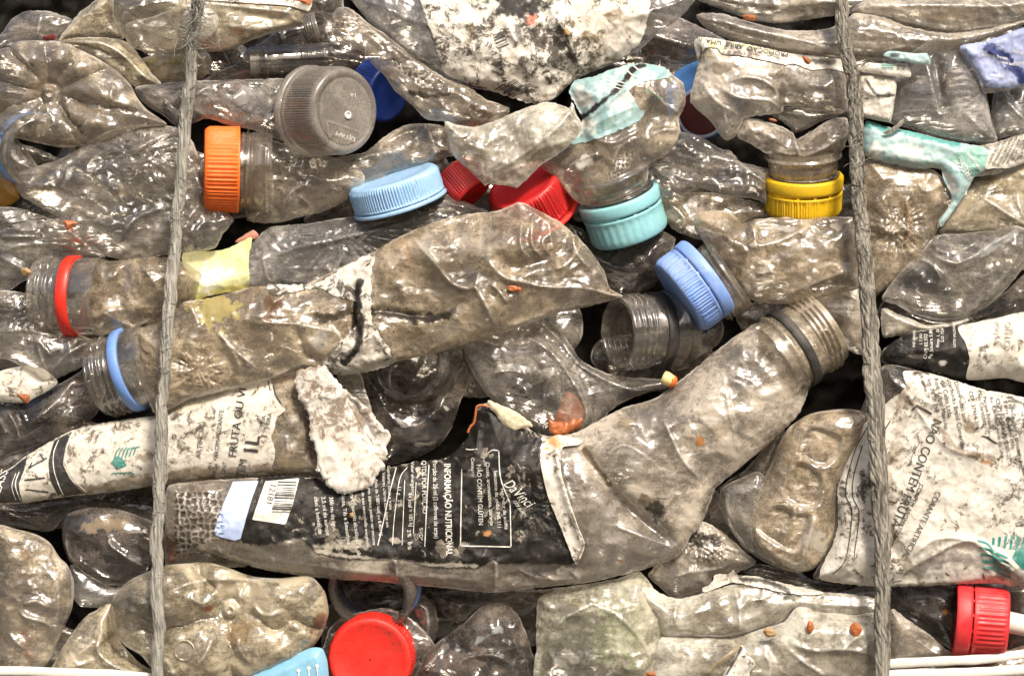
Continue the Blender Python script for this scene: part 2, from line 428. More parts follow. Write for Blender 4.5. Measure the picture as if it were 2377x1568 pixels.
def writing(T, surf, items, mat, parent, name="printed_text", off=2.0, wear=0.0, seed=3, clip=None):
    """items: (string, u, v, angle, size[, sx, shear, bend, bold])"""
    parts = []
    for it in items:
        s_, u, v, ang, size = it[:5]; ex = list(it[5:]) + [1., 0., 0., 0.][len(it) - 5:]
        V, F = glyphs(s_, size, ex[0], ex[1], ex[3])
        if len(V): parts.append((np.c_[place(V, u, v, ang, ex[2]), np.zeros(len(V))], F))
    V, F = join(parts)
    V = warp_surface(V, surf, off + .5)
    if clip is not None:
        ins = inside(V[:, :2], clip); F = [f for f in F if all(ins[i] for i in f)]
    if wear > 0:
        w_ = fbm(V[:, 0] / 9, V[:, 1] / 9, seed, 2); F = [f for f in F if w_[f[0]] > -1 + wear * 1.2]
    return T.add(name, V, F, mat, parent=parent, smooth=False)
def warp_surface(V, surf, off):
    V = V.copy(); V[:, 2] = surf.height(V[:, :2]) + off; return V
def shapes(T, surf, polys, mat, parent, name="print", off=1.2, step=5):
    parts = []
    for p in polys:
        bd = resample(np.array(p, float), step); V, F = triangulate(bd, step, 2, .1); parts.append((np.c_[V, np.zeros(len(V))], F))
    V, F = join(parts); V = warp_surface(V, surf, off)
    return T.add(name, V, F, mat, parent=parent, smooth=False)
def stripe(a, b, wd):
    a, b = np.array(a, float), np.array(b, float); t = (b - a) / np.linalg.norm(b - a); n = np.array([-t[1], t[0]]) * wd / 2
    return [a + n, b + n, b - n, a - n]
def pline(pts, wd):
    P = smooth_open(pts) if len(pts) > 2 else np.array(pts, float); t = np.gradient(P, axis=0); t /= np.linalg.norm(t, axis=1)[:, None]
    n = np.c_[-t[:, 1], t[:, 0]] * wd / 2; return [tuple(q) for q in P + n] + [tuple(q) for q in (P - n)[::-1]]
# ------------------------------------------------------------------ materials
def newmat(name):
    m = bpy.data.materials.new(name); m.use_nodes = True; m.node_tree.nodes.clear(); return m, m.node_tree
def N(nt, t, **k):
    n = nt.nodes.new(t)
    for a, b in k.items():
        if a.startswith('i_'): n.inputs[int(a[2:])].default_value = b
        else: setattr(n, a, b)
    return n
def math_(nt, op, a, b=None, c=None, clamp=False):
    n = nt.nodes.new("ShaderNodeMath"); n.operation = op; n.use_clamp = clamp
    for i, x in enumerate((a, b, c)):
        if x is None: continue
        if hasattr(x, 'links') or hasattr(x, 'is_output'): nt.links.new(x, n.inputs[i])
        else: n.inputs[i].default_value = x
    return n.outputs[0]
def noise(nt, vec, scale, detail=4, rough=.6, dist=0., typ='FBM'):
    n = nt.nodes.new("ShaderNodeTexNoise"); n.noise_type = typ
    n.inputs['Scale'].default_value = scale; n.inputs['Detail'].default_value = detail
    n.inputs['Roughness'].default_value = rough; n.inputs['Distortion'].default_value = dist
    nt.links.new(vec, n.inputs['Vector']); return n.outputs[0]
def mixc(nt, f, a, b):
    n = nt.nodes.new("ShaderNodeMix"); n.data_type = 'RGBA'
    for x, i in ((f, 0), (a, 6), (b, 7)):
        if hasattr(x, 'is_output'): nt.links.new(x, n.inputs[i])
        else: n.inputs[i].default_value = x if i == 0 else (*x[:3], 1)
    return n.outputs[2]
def ramp(nt, f, lo, hi):
    n = nt.nodes.new("ShaderNodeMapRange"); n.clamp = True; nt.links.new(f, n.inputs[0])
    n.inputs[1].default_value = lo; n.inputs[2].default_value = hi; return n.outputs[0]
_off = [0]
def coords(nt, stretch=(1, 1, 1), rot=0.):
    tc = nt.nodes.new("ShaderNodeTexCoord"); mp = nt.nodes.new("ShaderNodeMapping"); _off[0] += 1
    mp.inputs['Location'].default_value = (_off[0] * .37 % 3, _off[0] * .61 % 3, _off[0] * .83 % 3)
    mp.inputs['Scale'].default_value = stretch; mp.inputs['Rotation'].default_value = (0, math.radians(rot), 0)
    nt.links.new(tc.outputs['Object'], mp.inputs[0]); return mp.outputs[0]

def pet(name, dark=(.125, .085, .048), light=(.62, .53, .405), dens=.5, var=.9, tint=(.88, .86, .82), rough=.15, rot=0., stretch=1.,
        gloss=1.85, bump=.5, trans=.36, wrinkle=.42, haze=.07):
    """clear bottle plastic with dried dirt on it"""
    m, nt = newmat(name); v = coords(nt, (1 / stretch, 1, 1), rot); L = nt.links.new
    vs = coords(nt, (.10, 1, 1), rot + 25)
    cloud = noise(nt, v, 30, 6, .60, 1.4); fine = noise(nt, v, 300, 6, .74, 1.2); fib = noise(nt, v, 300, 4, .7, 3.0)
    fibr = math_(nt, 'ABSOLUTE', math_(nt, 'SUBTRACT', fib, .5)); fibr = ramp(nt, fibr, .045, .0)
    streak = noise(nt, vs, 520, 3, .7, .6)
    big = noise(nt, v, 11, 3, .6, 1.0)
    patch = noise(nt, v, 110, 7, .78, .6)
    at = N(nt, "ShaderNodeAttribute", attribute_name="crease"); st = N(nt, "ShaderNodeAttribute", attribute_name="stain_or_glint")
    lw = N(nt, "ShaderNodeLayerWeight"); lw.inputs[0].default_value = .35
    k = math_(nt, 'ADD', math_(nt, 'MULTIPLY', fine, .42), math_(nt, 'MULTIPLY', cloud, .62))
    k = math_(nt, 'ADD', k, math_(nt, 'MULTIPLY', streak, .22)); k = ramp(nt, k, .47, .68)
    light = tuple(min(.85, q * 1.18) for q in (light[0] * 1.02, light[1] * .985, light[2] * .95)); dark = (dark[0] * .80, dark[1] * .70, dark[2] * .58)
    c = mixc(nt, k, dark, light)
    c = mixc(nt, math_(nt, 'MULTIPLY', fibr, .35), c, tuple(min(.8, q * 1.45) for q in light))
    spk = ramp(nt, patch, .585, .64)
    c = mixc(nt, math_(nt, 'MULTIPLY', spk, .55), c, tuple(q * .3 for q in dark))
    c = mixc(nt, math_(nt, 'MULTIPLY', ramp(nt, math_(nt, 'ADD', big, math_(nt, 'MULTIPLY', fine, .15)), .60, .46), .62), c, tuple(q * .8 for q in dark))
    c = mixc(nt, math_(nt, 'MULTIPLY', at.outputs['Fac'], .8, clamp=True), c, (.80, .78, .73))
    sa = math_(nt, 'MULTIPLY', st.outputs['Alpha'], ramp(nt, math_(nt, 'ADD', patch, math_(nt, 'MULTIPLY', st.outputs['Alpha'], .5)), .60, .80))
    c = mixc(nt, sa, c, st.outputs['Color'])
    o = math_(nt, 'ADD', math_(nt, 'MULTIPLY', math_(nt, 'SUBTRACT', cloud, .5), 3.0 * var), dens)
    o = math_(nt, 'ADD', o, math_(nt, 'MULTIPLY', math_(nt, 'SUBTRACT', fine, .5), 1.1 * var))
    o = math_(nt, 'ADD', o, math_(nt, 'MULTIPLY', math_(nt, 'SUBTRACT', big, .5), 2.4 * var))
    o = math_(nt, 'ADD', o, math_(nt, 'MULTIPLY', math_(nt, 'SUBTRACT', streak, .5), .6 * var))
    o = math_(nt, 'ADD', o, math_(nt, 'MULTIPLY', fibr, .25))
    o = math_(nt, 'MINIMUM', math_(nt, 'MAXIMUM', math_(nt, 'SUBTRACT', o, .11), .03), .93)
    du = N(nt, "ShaderNodeAttribute", attribute_name="dust")
    o = math_(nt, 'MULTIPLY', o, math_(nt, 'ADD', math_(nt, 'MULTIPLY', du.outputs['Fac'], .7), .3))
    c = mixc(nt, math_(nt, 'MAXIMUM', ramp(nt, o, .08, .46), math_(nt, 'MAXIMUM', sa, at.outputs['Fac'])), tuple(min(.8, q * 1.02) for q in (light[0] * .97, light[1], light[2] * 1.08)), c)
    o = math_(nt, 'ADD', math_(nt, 'MULTIPLY', o, 1 - haze), math_(nt, 'MULTIPLY', du.outputs['Fac'], haze))
    o = math_(nt, 'ADD', o, math_(nt, 'MULTIPLY', math_(nt, 'POWER', lw.outputs['Facing'], 2.0), .35))
    o = math_(nt, 'ADD', o, math_(nt, 'MULTIPLY', at.outputs['Fac'], .6))
    o = math_(nt, 'MAXIMUM', o, sa)
    o = math_(nt, 'MINIMUM', math_(nt, 'MAXIMUM', o, .03), .97)
    bm_ = N(nt, "ShaderNodeBump"); bm_.inputs['Strength'].default_value = bump; bm_.inputs['Distance'].default_value = .0004
    L(math_(nt, 'ADD', math_(nt, 'MULTIPLY', fine, .9), math_(nt, 'MULTIPLY', streak, .5)), bm_.inputs['Height'])
    b2 = N(nt, "ShaderNodeBump"); b2.inputs['Strength'].default_value = bump * .3; b2.inputs['Distance'].default_value = .0006
    L(math_(nt, 'ADD', cloud, math_(nt, 'MULTIPLY', fine, .05)), b2.inputs['Height'])
    # tight shallow wrinkles of thin crushed film
    vw = coords(nt, (.45, 1, 1), rot - 15)
    wr = noise(nt, vw, 48, 3, .45, 1.1); wr = math_(nt, 'ABSOLUTE', math_(nt, 'SUBTRACT', wr, .5))
    w2 = noise(nt, vw, 150, 2, .5, 1.4); w2 = math_(nt, 'ABSOLUTE', math_(nt, 'SUBTRACT', w2, .5))
    b3 = N(nt, "ShaderNodeBump"); b3.inputs['Strength'].default_value = wrinkle; b3.inputs['Distance'].default_value = .0045; b3.invert = True
    L(math_(nt, 'ADD', wr, math_(nt, 'MULTIPLY', w2, .22)), b3.inputs['Height']); L(b3.outputs[0], bm_.inputs['Normal']); L(b3.outputs[0], b2.inputs['Normal'])
    df = N(nt, "ShaderNodeBsdfDiffuse"); L(c, df.inputs[0]); L(bm_.outputs[0], df.inputs['Normal'])
    tl = N(nt, "ShaderNodeBsdfTranslucent"); L(c, tl.inputs[0])
    ds = N(nt, "ShaderNodeMixShader"); ds.inputs[0].default_value = trans; L(df.outputs[0], ds.inputs[1]); L(tl.outputs[0], ds.inputs[2])
    tr = N(nt, "ShaderNodeBsdfTransparent"); tr.inputs[0].default_value = (*tint, 1)
    bs = N(nt, "ShaderNodeMixShader"); L(o, bs.inputs[0]); L(tr.outputs[0], bs.inputs[1]); L(ds.outputs[0], bs.inputs[2])
    gl = N(nt, "ShaderNodeBsdfGlossy"); L(b2.outputs[0], gl.inputs['Normal'])
    L(math_(nt, 'ADD', math_(nt, 'MULTIPLY', o, .16), rough), gl.inputs['Roughness'])
    f0 = ((gloss - 1) / (gloss + 1)) ** 2
    l2 = N(nt, "ShaderNodeLayerWeight"); l2.inputs[0].default_value = .5; L(b2.outputs[0], l2.inputs['Normal'])
    fr = math_(nt, 'ADD', math_(nt, 'MULTIPLY', math_(nt, 'POWER', l2.outputs['Facing'], 3.0), .7), f0)
    gf = math_(nt, 'MULTIPLY', fr, math_(nt, 'SUBTRACT', 1.2, math_(nt, 'MULTIPLY', sa, 1.0)), clamp=True)
    fs = N(nt, "ShaderNodeMixShader"); L(gf, fs.inputs[0]); L(bs.outputs[0], fs.inputs[1]); L(gl.outputs[0], fs.inputs[2])
    out = N(nt, "ShaderNodeOutputMaterial"); L(fs.outputs[0], out.inputs[0]); return m

def solid(name, colr, rough=.42, dirt=(.16, .13, .10), damt=.35, bump=.25, grime=None, spec=.5, scale=1., trans=0., speck=0.):
    """painted or moulded opaque surface with dust and scuffs"""
    m, nt = newmat(name); v = coords(nt); L = nt.links.new
    cloud = noise(nt, v, 60 * scale, 5, .65, .4); fine = noise(nt, v, 520 * scale, 5, .7, .8); mid = noise(nt, v, 170 * scale, 6, .72, .5)
    f = ramp(nt, math_(nt, 'ADD', math_(nt, 'MULTIPLY', cloud, .5), math_(nt, 'MULTIPLY', mid, .6)), .50, .74)
    c = mixc(nt, ramp(nt, fine, .3, .7), tuple(q * .86 for q in colr), tuple(min(1, q * 1.08) for q in colr))
    c = mixc(nt, math_(nt, 'MULTIPLY', f, damt), c, dirt)
    if speck: c = mixc(nt, math_(nt, 'MULTIPLY', ramp(nt, mid, .60, .64), speck), c, tuple(q * .4 for q in dirt))
    if grime:
        g = noise(nt, v, 170 * scale, 7, .80, .5); g2 = noise(nt, v, 26 * scale, 3, .6, .5)
        gg = ramp(nt, math_(nt, 'ADD', g, math_(nt, 'MULTIPLY', g2, .5)), grime[1], grime[1] + .07)
        c = mixc(nt, math_(nt, 'MULTIPLY', gg, grime[2]), c, grime[0])
    st = N(nt, "ShaderNodeAttribute", attribute_name="stain_or_glint")
    sa = math_(nt, 'MULTIPLY', st.outputs['Alpha'], ramp(nt, math_(nt, 'ADD', mid, math_(nt, 'MULTIPLY', st.outputs['Alpha'], .45)), .55, .8))
    at = N(nt, "ShaderNodeAttribute", attribute_name="crease")
    if grime is not None or trans: c = mixc(nt, sa, c, st.outputs['Color'])
    p = N(nt, "ShaderNodeBsdfPrincipled"); L(c, p.inputs['Base Color'])
    L(math_(nt, 'ADD', math_(nt, 'MULTIPLY', f, .3), rough), p.inputs['Roughness']); p.inputs['Specular IOR Level'].default_value = spec
    b = N(nt, "ShaderNodeBump"); b.inputs['Strength'].default_value = bump; b.inputs['Distance'].default_value = .0005
    L(math_(nt, 'ADD', math_(nt, 'MULTIPLY', mid, 1.2), math_(nt, 'MULTIPLY', fine, .5)), b.inputs['Height']); L(b.outputs[0], p.inputs['Normal'])
    out = N(nt, "ShaderNodeOutputMaterial"); sh = p.outputs[0]
    if trans:
        tr = N(nt, "ShaderNodeBsdfTransparent"); ms = N(nt, "ShaderNodeMixShader")
        tt = math_(nt, 'MULTIPLY', math_(nt, 'SUBTRACT', 1., f), trans, clamp=True)
        L(tt, ms.inputs[0]); L(sh, ms.inputs[1]); L(tr.outputs[0], ms.inputs[2]); sh = ms.outputs[0]
    L(sh, out.inputs[0]); return m

M = {}
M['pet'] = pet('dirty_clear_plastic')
M['pet_b'] = pet('clear_plastic_dust', dens=.42, dark=(.12, .10, .08), light=(.46, .42, .36), rot=35, stretch=1.8)
M['pet_c'] = pet('clear_plastic_clean', dens=.20, dark=(.10, .085, .07), light=(.5, .46, .40), var=.7, rough=.10, haze=.04, gloss=1.7)
M['pet_pale'] = pet('clear_plastic_pale', dens=.66, dark=(.20, .165, .12), light=(.64, .575, .475), var=.75)
M['pet_white'] = pet('clear_plastic_milky', dens=.85, dark=(.36, .31, .24), light=(.76, .70, .60), var=.5)
M['pet_tan'] = pet('clear_plastic_muddy', dens=.60, dark=(.15, .11, .065), light=(.52, .43, .31), var=.85)
M['pet_gold'] = pet('clear_plastic_yellowed', dens=.52, dark=(.15, .11, .06), light=(.54, .47, .34), var=.8)
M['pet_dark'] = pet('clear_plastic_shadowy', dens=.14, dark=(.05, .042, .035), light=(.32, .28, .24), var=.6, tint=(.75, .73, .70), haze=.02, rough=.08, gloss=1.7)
M['pet_grey'] = pet('clear_plastic_grey', dens=.5, dark=(.13, .12, .11), light=(.52, .50, .47), var=.7)
M['pet_green'] = pet('clear_plastic_green_inside', dens=.6, dark=(.16, .15, .09), light=(.58, .56, .44), var=.8)
M['neckpet'] = pet('neck_plastic', dens=.10, dark=(.12, .10, .08), light=(.5, .46, .4), var=.7, rough=.10, gloss=1.9, bump=.2, wrinkle=.05)
M['neckdark'] = pet('neck_plastic_dark', dens=.10, dark=(.05, .04, .035), light=(.34, .31, .27), var=.6, rough=.08, gloss=1.7, bump=.15, haze=.03, tint=(.7, .68, .66), wrinkle=.05)
M['necktan'] = pet('neck_plastic_muddy', dens=.36, dark=(.15, .115, .075), light=(.50, .43, .33), var=.8, bump=.3, wrinkle=.1)
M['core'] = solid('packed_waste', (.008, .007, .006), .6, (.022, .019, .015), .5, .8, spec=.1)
M['orange'] = solid('orange_cap', (.95, .17, .02), .5, (.6, .12, .03), .35, .35)
M['yellow'] = solid('yellow_cap', (.80, .50, .01), .36, (.30, .19, .03), .3, .15)
M['red'] = solid('red_cap', (.58, .02, .02), .30, (.30, .02, .02), .4, .15)
M['redbright'] = solid('bright_red_cap', (.78, .022, .012), .42, (.38, .03, .02), .7, .5, speck=.3)
M['teal'] = solid('teal_cap', (.27, .58, .62), .42, (.30, .42, .42), .4, .15)
M['sky'] = solid('light_blue_cap', (.32, .53, .80), .40, (.26, .34, .42), .5, .3, speck=.25)
M['blue'] = solid('mid_blue_cap', (.20, .34, .74), .40, (.42, .46, .52), .55, .35, speck=.2)
M['ringblue'] = solid('blue_ring', (.16, .30, .68), .35, (.2, .25, .35), .3, .15)
M['ringred'] = solid('red_ring', (.78, .03, .015), .35, (.4, .05, .03), .3, .15)
M['ringblack'] = solid('black_ring', (.025, .023, .021), .5, (.16, .14, .12), .5, .3)
M['deepblue'] = solid('deep_blue_cap', (.012, .04, .24), .3, (.02, .03, .08), .4, .1)
M['cyan'] = solid('sky_blue_plastic', (.20, .42, .58), .3, (.2, .32, .38), .3, .1)
M['clearcap'] = pet('frosted_cap_plastic', dens=.50, dark=(.44, .41, .37), light=(.66, .63, .58), var=.10, rough=.2, gloss=1.6, bump=.2, wrinkle=.05)
M['print_white'] = solid('white_ink', (.72, .70, .65), .5, (.4, .36, .3), .4, .1)
M['print_black'] = solid('black_ink', (.025, .024, .023), .5, (.2, .18, .15), .35, .1)
M['print_grey'] = solid('grey_ink', (.32, .30, .27), .5, (.2, .18, .15), .3, .1)
M['label'] = solid('dirty_white_label', (.62, .59, .52), .5, (.40, .31, .22), .6, .5, ((.08, .06, .045), .81, .9), speck=.8)
M['label_mould'] = solid('mouldy_label', (.66, .62, .55), .6, (.34, .27, .19), .7, .9, ((.045, .036, .026), .755, .95), speck=.7)
M['paper'] = solid('torn_paper', (.66, .63, .58), .7, (.36, .29, .21), .7, .7, ((.17, .12, .08), .80, .8), speck=.8)
M['label_black'] = solid('black_label', (.010, .009, .008), .42, (.07, .058, .045), .45, .7, ((.42, .38, .31), .845, .8), spec=.3)
M['label_yellow'] = solid('yellow_label', (.66, .64, .32), .45, (.62, .62, .48), .8, .3, ((.36, .30, .10), .93, .7))
M['label_aqua'] = solid('aqua_label', (.32, .50, .51), .4, (.55, .60, .56), .75, .3, ((.7, .7, .64), .90, .5), trans=.15)
M['label_blue'] = solid('blue_label', (.44, .54, .80), .5, (.5, .55, .68), .5, .2)
M['violet'] = solid('violet_wrapper', (.30, .35, .56), .45, (.5, .5, .6), .4, .5, ((.04, .05, .16), .88, .9))
M['green_ink'] = solid('green_ink', (.02, .20, .17), .5, (.4, .42, .36), .5, .2)
M['green_tint'] = solid('green_print', (.22, .42, .36), .5, (.4, .5, .4), .5, .2)
M['rope'] = None
def ropemat(name, a, b, d):
    m, nt = newmat(name); v = coords(nt, (1, 1, .06)); v2 = coords(nt); L = nt.links.new
    st = noise(nt, v, 900, 4, .7, .3); cl = noise(nt, v2, 60, 5, .7, .4); fn = noise(nt, v2, 500, 4, .7, .4)
    c = mixc(nt, ramp(nt, st, .38, .62), a, b); c = mixc(nt, math_(nt, 'MULTIPLY', ramp(nt, cl, .52, .72), .7), c, d)
    p = N(nt, "ShaderNodeBsdfPrincipled"); L(c, p.inputs['Base Color']); p.inputs['Roughness'].default_value = .75
    p.inputs['Specular IOR Level'].default_value = .25
    bb = N(nt, "ShaderNodeBump"); bb.inputs['Strength'].default_value = .9; bb.inputs['Distance'].default_value = .0006
    L(math_(nt, 'ADD', st, math_(nt, 'MULTIPLY', fn, .4)), bb.inputs['Height']); L(bb.outputs[0], p.inputs['Normal'])
    out = N(nt, "ShaderNodeOutputMaterial"); L(p.outputs[0], out.inputs[0]); return m
M['rope'] = ropemat('weathered_rope_fibre', (.16, .15, .13), (.40, .385, .34), (.12, .105, .085))
M['rope_dark'] = ropemat('grey_rope_fibre', (.07, .062, .05), (.36, .335, .285), (.05, .043, .033))
M['strap'] = solid('white_strap', (.72, .69, .64), .5, (.45, .38, .30), .4, .3)
M['leaf'] = solid('dry_leaf', (.30, .10, .03), .6, (.18, .06, .02), .7, .6)
M['seed'] = solid('tan_seed', (.40, .26, .12), .6, (.18, .10, .04), .6, .5)
M['rust'] = solid('orange_film', (.40, .12, .035), .35, (.25, .09, .04), .7, .5)
M['cream'] = solid('cream_paper', (.58, .52, .36), .7, (.35, .28, .18), .5, .5)
M['maroon'] = solid('maroon_disc', (.10, .012, .018), .4, (.05, .02, .02), .4, .2)

M['clearcap_dark'] = pet('clear_cap_disc', dens=.42, dark=(.26, .25, .23), light=(.46, .44, .41), var=.3, rough=.25, gloss=1.5, bump=.2, wrinkle=.05)

M['rimblue'] = solid('bright_blue_cap', (.08, .24, .60), .32, (.06, .12, .25), .4, .2)
# ------------------------------------------------------------------ builders for this bale
def conv(ox, oy, w_, disp=2376.):
    k = w_ / disp * .78605
    def f(*pts): return [tuple([p[0] * k + ox * .78605, p[1] * k + oy * .78605] + list(p[2:])) for p in pts]
    return f
cA, cB, cC = conv(0, 0, 1000), conv(900, 0, 1000), conv(1900, 0, 1124)
cD, cE, cF = conv(0, 600, 1000), conv(1000, 600, 1000), conv(2024, 600, 1000)
cG, cH, cI = conv(0, 1250, 1000, 2105.), conv(900, 1250, 1000, 2105.), conv(1900, 1250, 1124, 2366.)
cJ, cL, cM = conv(1100, 1060, 1100, 2363.), conv(400, 800, 1000), conv(1300, 300, 1000)
def P1(c, *p): return c(*p)[0]
BR, BK, OR, YE, WH, TN = (.16, .11, .06), (.018, .015, .012), (.60, .24, .06), (.50, .42, .08), (.75, .72, .66), (.42, .32, .18)
_n = [0]
def shell(label, outline, d, mat='pet', T=34, R=None, feats=(), cr=None, name='crushed_bottle', cat='bottle', group=None, c=None, parts=None, **kw):
    _n[0] += 1; sd = _n[0] * 7 + 1
    P = np.array([q[:2] for q in outline]); ct = c or (P.max(0) + P.min(0)) / 2
    an = kw.pop('ang', 0)
    if cr is None: cr = [(T * .34, 105, an, 2.0), (T * .12, 46, an + 30, 1.5), (T * .02, 20, 0, 1)]
    kw.setdefault('seed', sd)
    if kw.get('p', 1.3) < 1.5: kw.setdefault('jag', 1.1)
    th = Thing(name, label, cat, ct, d, group)
    sh = Sheet(outline, d, T, R, feats=feats, cr=cr, **kw)
    o = sh.build(th, 'body', M[mat])
    return th, sh, o
def single(*a, **k):
    th, sh, o = shell(*a, **k); th.finish(); return sh

# ---- the mass behind everything
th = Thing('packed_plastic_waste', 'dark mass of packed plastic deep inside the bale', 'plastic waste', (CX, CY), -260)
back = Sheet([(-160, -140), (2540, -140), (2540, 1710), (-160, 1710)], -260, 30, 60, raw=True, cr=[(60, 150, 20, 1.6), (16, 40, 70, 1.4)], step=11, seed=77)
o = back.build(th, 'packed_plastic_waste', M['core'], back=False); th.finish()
th.root["kind"] = "stuff"; del th.root["category"]

rng0 = random.Random(12)
for iy in range(5):
    for ix in range(7):
        x, y = 130 + ix * 350 + rng0.uniform(-70, 70), 120 + iy * 335 + rng0.uniform(-80, 80); a = rng0.uniform(-.6, .6); rx, ry = rng0.uniform(170, 230), rng0.uniform(70, 120)
        pts = []
        for k in range(9):
            t = 2 * math.pi * k / 9; r = rng0.uniform(.72, 1.1); px, py = rx * r * math.cos(t), ry * r * math.sin(t)
            pts.append((x + px * math.cos(a) - py * math.sin(a), y + px * math.sin(a) + py * math.cos(a)))
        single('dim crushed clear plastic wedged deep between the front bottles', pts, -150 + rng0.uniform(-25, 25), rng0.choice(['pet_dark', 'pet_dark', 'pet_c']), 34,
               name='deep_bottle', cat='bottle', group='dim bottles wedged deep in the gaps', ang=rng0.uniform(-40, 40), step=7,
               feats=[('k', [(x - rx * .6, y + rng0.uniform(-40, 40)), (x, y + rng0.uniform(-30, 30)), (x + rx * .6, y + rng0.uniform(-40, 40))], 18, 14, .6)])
# ================================================================== TOP LEFT
single('dim purplish bottle end in the top left corner behind the ribbed base', cA((-30,330),(0,250),(90,130),(190,80),(330,80),(470,120),(520,160),(440,270),(400,300),(260,300),(120,320)), -60, 'pet_b', 34,
       feats=[('x', *P1(cA, (330, 270)), 26, 10, 0, (.30, .02, .03), .95), ('k', cA((300,90),(290,180),(260,280)), 12, 16)])
single('leaf shaped film standing above the ribbed base', cA((410,290),(470,200),(560,90),(680,0),(790,-30),(800,120),(870,270),(700,270),(560,275)), -40, 'pet_gold', 22,
       feats=[('k', cA((430,270),(600,120),(760,10)), 10, 14, .4)], name='crushed_film', cat='plastic film')
single('yellowish folded film tucked behind the ribbed base', cA((420,292),(560,265),(760,268),(900,300),(980,400),(1060,510),(1130,590),(960,610),(860,540),(720,430),(560,350)), -25, 'pet_gold', 22, R=30,
       feats=[('k', cA((480,290),(720,310),(880,400),(1000,520),(1100,585)), 13, 12, .9), ('x', *P1(cA, (980, 500)), 40, 30, 40, YE, .4)], name='crushed_film', cat='plastic film')
single('dull yellow scrap behind the left rope and below the knot', cA((990,420),(1080,390),(1200,380),(1450,370),(1480,440),(1420,560),(1250,580),(1120,570),(1040,500)), -80, 'pet_gold', 18,
       feats=[('x', *P1(cA, (1180, 420)), 50, 30, 0, YE, .6)], name='plastic_scrap', cat='plastic scrap')
th, sh, o = shell('greyish bottle with a pointed folded tip along the top left edge', cA((760,-40),(800,120),(880,280),(960,350),(1200,385),(1450,370),(1620,350),(1820,265),(2090,190),(2135,170),(2125,130),(2160,70),(2190,-40)), -5, 'pet_gold', 44, R=46,
       feats=[('k', cA((1560,180),(1800,210),(2110,175)), 16, 22, .7), ('v', cA((1560,60),(1800,110),(2080,130)), 14, 18), ('k', cA((1380,20),(1700,60),(2130,110)), 12, 10, .9),
              ('x', *P1(cA, (1450, 130)), 24, 30, 0, YE, .35), ('d', *P1(cA, (960, 150)), 60, 40, 60, 12), ('k', cA((900,60),(860,200),(940,330)), 8, 12, .5)])
lb = over(sh, cA((1440,-40),(1450,10),(1700,30),(2000,50),(2165,80),(2195,10),(2190,-40)), 5, jag=1)
l1 = lb.build(th, 'label', M['label'], parent=o); th.finish()
th = Thing('foam_lump', 'round pale lump caught under the frayed knot of the left rope', 'foam', P1(cA, (1400, 170)), 45)
V, F = lathe((*P1(cA, (1400, 165)), 42), (.1, -.1, 1), [(0, 42), (6, 44), (12, 40), (18, 30), (21, 16), (22, 1)], 60, nz=3, seed=4)
th.add('foam_lump', V, F, M['pet_white']); th.finish()

# big ribbed base
single('large dirty bottle base with radiating ribs at the upper left', cA((-30,370),(60,330),(140,292),(300,288),(420,294),(550,345),(700,420),(830,510),(920,600),(960,680),(1030,770),(1170,872),(1000,895),(880,935),(740,985),(560,1028),(420,1032),(200,988),(50,945),(-30,890)),
       25, 'pet', 52, R=70, p=1.8, cr=[(6, 60, 0, 1), (2, 30, 0, 1)],
       feats=[('pet', *P1(cA, (355, 660)), 10, 27, 190, .35), ('nub', *P1(cA, (355, 660)), 17, 12), ('k', cA((150,370),(240,480)), 12, 9, .9), ('k', cA((330,720),(380,860),(370,1000)), 16, 14, .7),
              ('k', cA((810,600),(800,700),(880,740),(1000,760)), 9, 12, .6), ('x', *P1(cA, (300, 600)), 62, 38, 30, BR, .75), ('x', *P1(cA, (560, 880)), 40, 22, -10, BK, .75), ('xl', cA((420,700),(520,900),(600,990)), 12, BK, .8),
              ('x', *P1(cA, (380, 800)), 22, 34, 10, (.35,.40,.48), .5), ('xl', cA((700,900),(560,1000),(300,990)), 10, BR, .7), ('xl', cA((560,720),(640,780),(720,800)), 9, BR, .8), ('v', cA((480,700),(680,800),(900,830)), 10, 16), ('x', *P1(cA, (240,460)), 12, 5, -60, BK, .9)])
# opening with blue ring, left edge
th = Thing('bottle_neck', 'open threaded neck with blue ring at the left edge below the ribbed base', 'bottle', (80, 345), -10)
sh = Sheet([(-30, 300), (20, 305), (60, 350), (90, 400), (40, 412), (-30, 408)], -30, 26, seed=5); o = sh.build(th, 'body', M['pet_b'])
neck(th, (62, 342, -40), (.42, .16, .85), 84, 92, M['neckpet'], ring=True, ringmat=M['ringblue'], parent=o, ringpos=.28, ringw=.22, collar=False)
th.finish()
single('amber plastic scrap in the gap at the left edge', [(-20, 418), (20, 420), (40, 440), (44, 462), (20, 476), (-20, 480)], -90, 'seed', 14, name='amber_scrap', cat='plastic scrap')
M['amber'] = solid('amber_plastic', (.33, .17, .02), .35)
COL.objects['amber_scrap'].data.materials[0] = M['amber']

# neck behind, dark, top
th, sh, o = shell('dark bottle with a corrugated clear neck behind the frosted cap', cA((1380,600),(1500,520),(1650,450),(1760,330),(1860,330),(1880,560),(1700,560)), -70, 'pet_dark', 24)
neck(th, (600, 146, -80), (.995, -.06, -.08), 42, 165, M['neckdark'], threads=9, parent=o, tbreak=False, collar_r=1.05); th.finish()
# second threaded neck fragment above it
th = Thing('bottle_neck', 'small dim threaded neck in the dark hollow at the top', 'bottle', (700, 80), -120)
neck(th, (650, 95, -130), (.9, -.3, .1), 40, 100, M['neckdark'], threads=6, tbreak=False); th.finish()

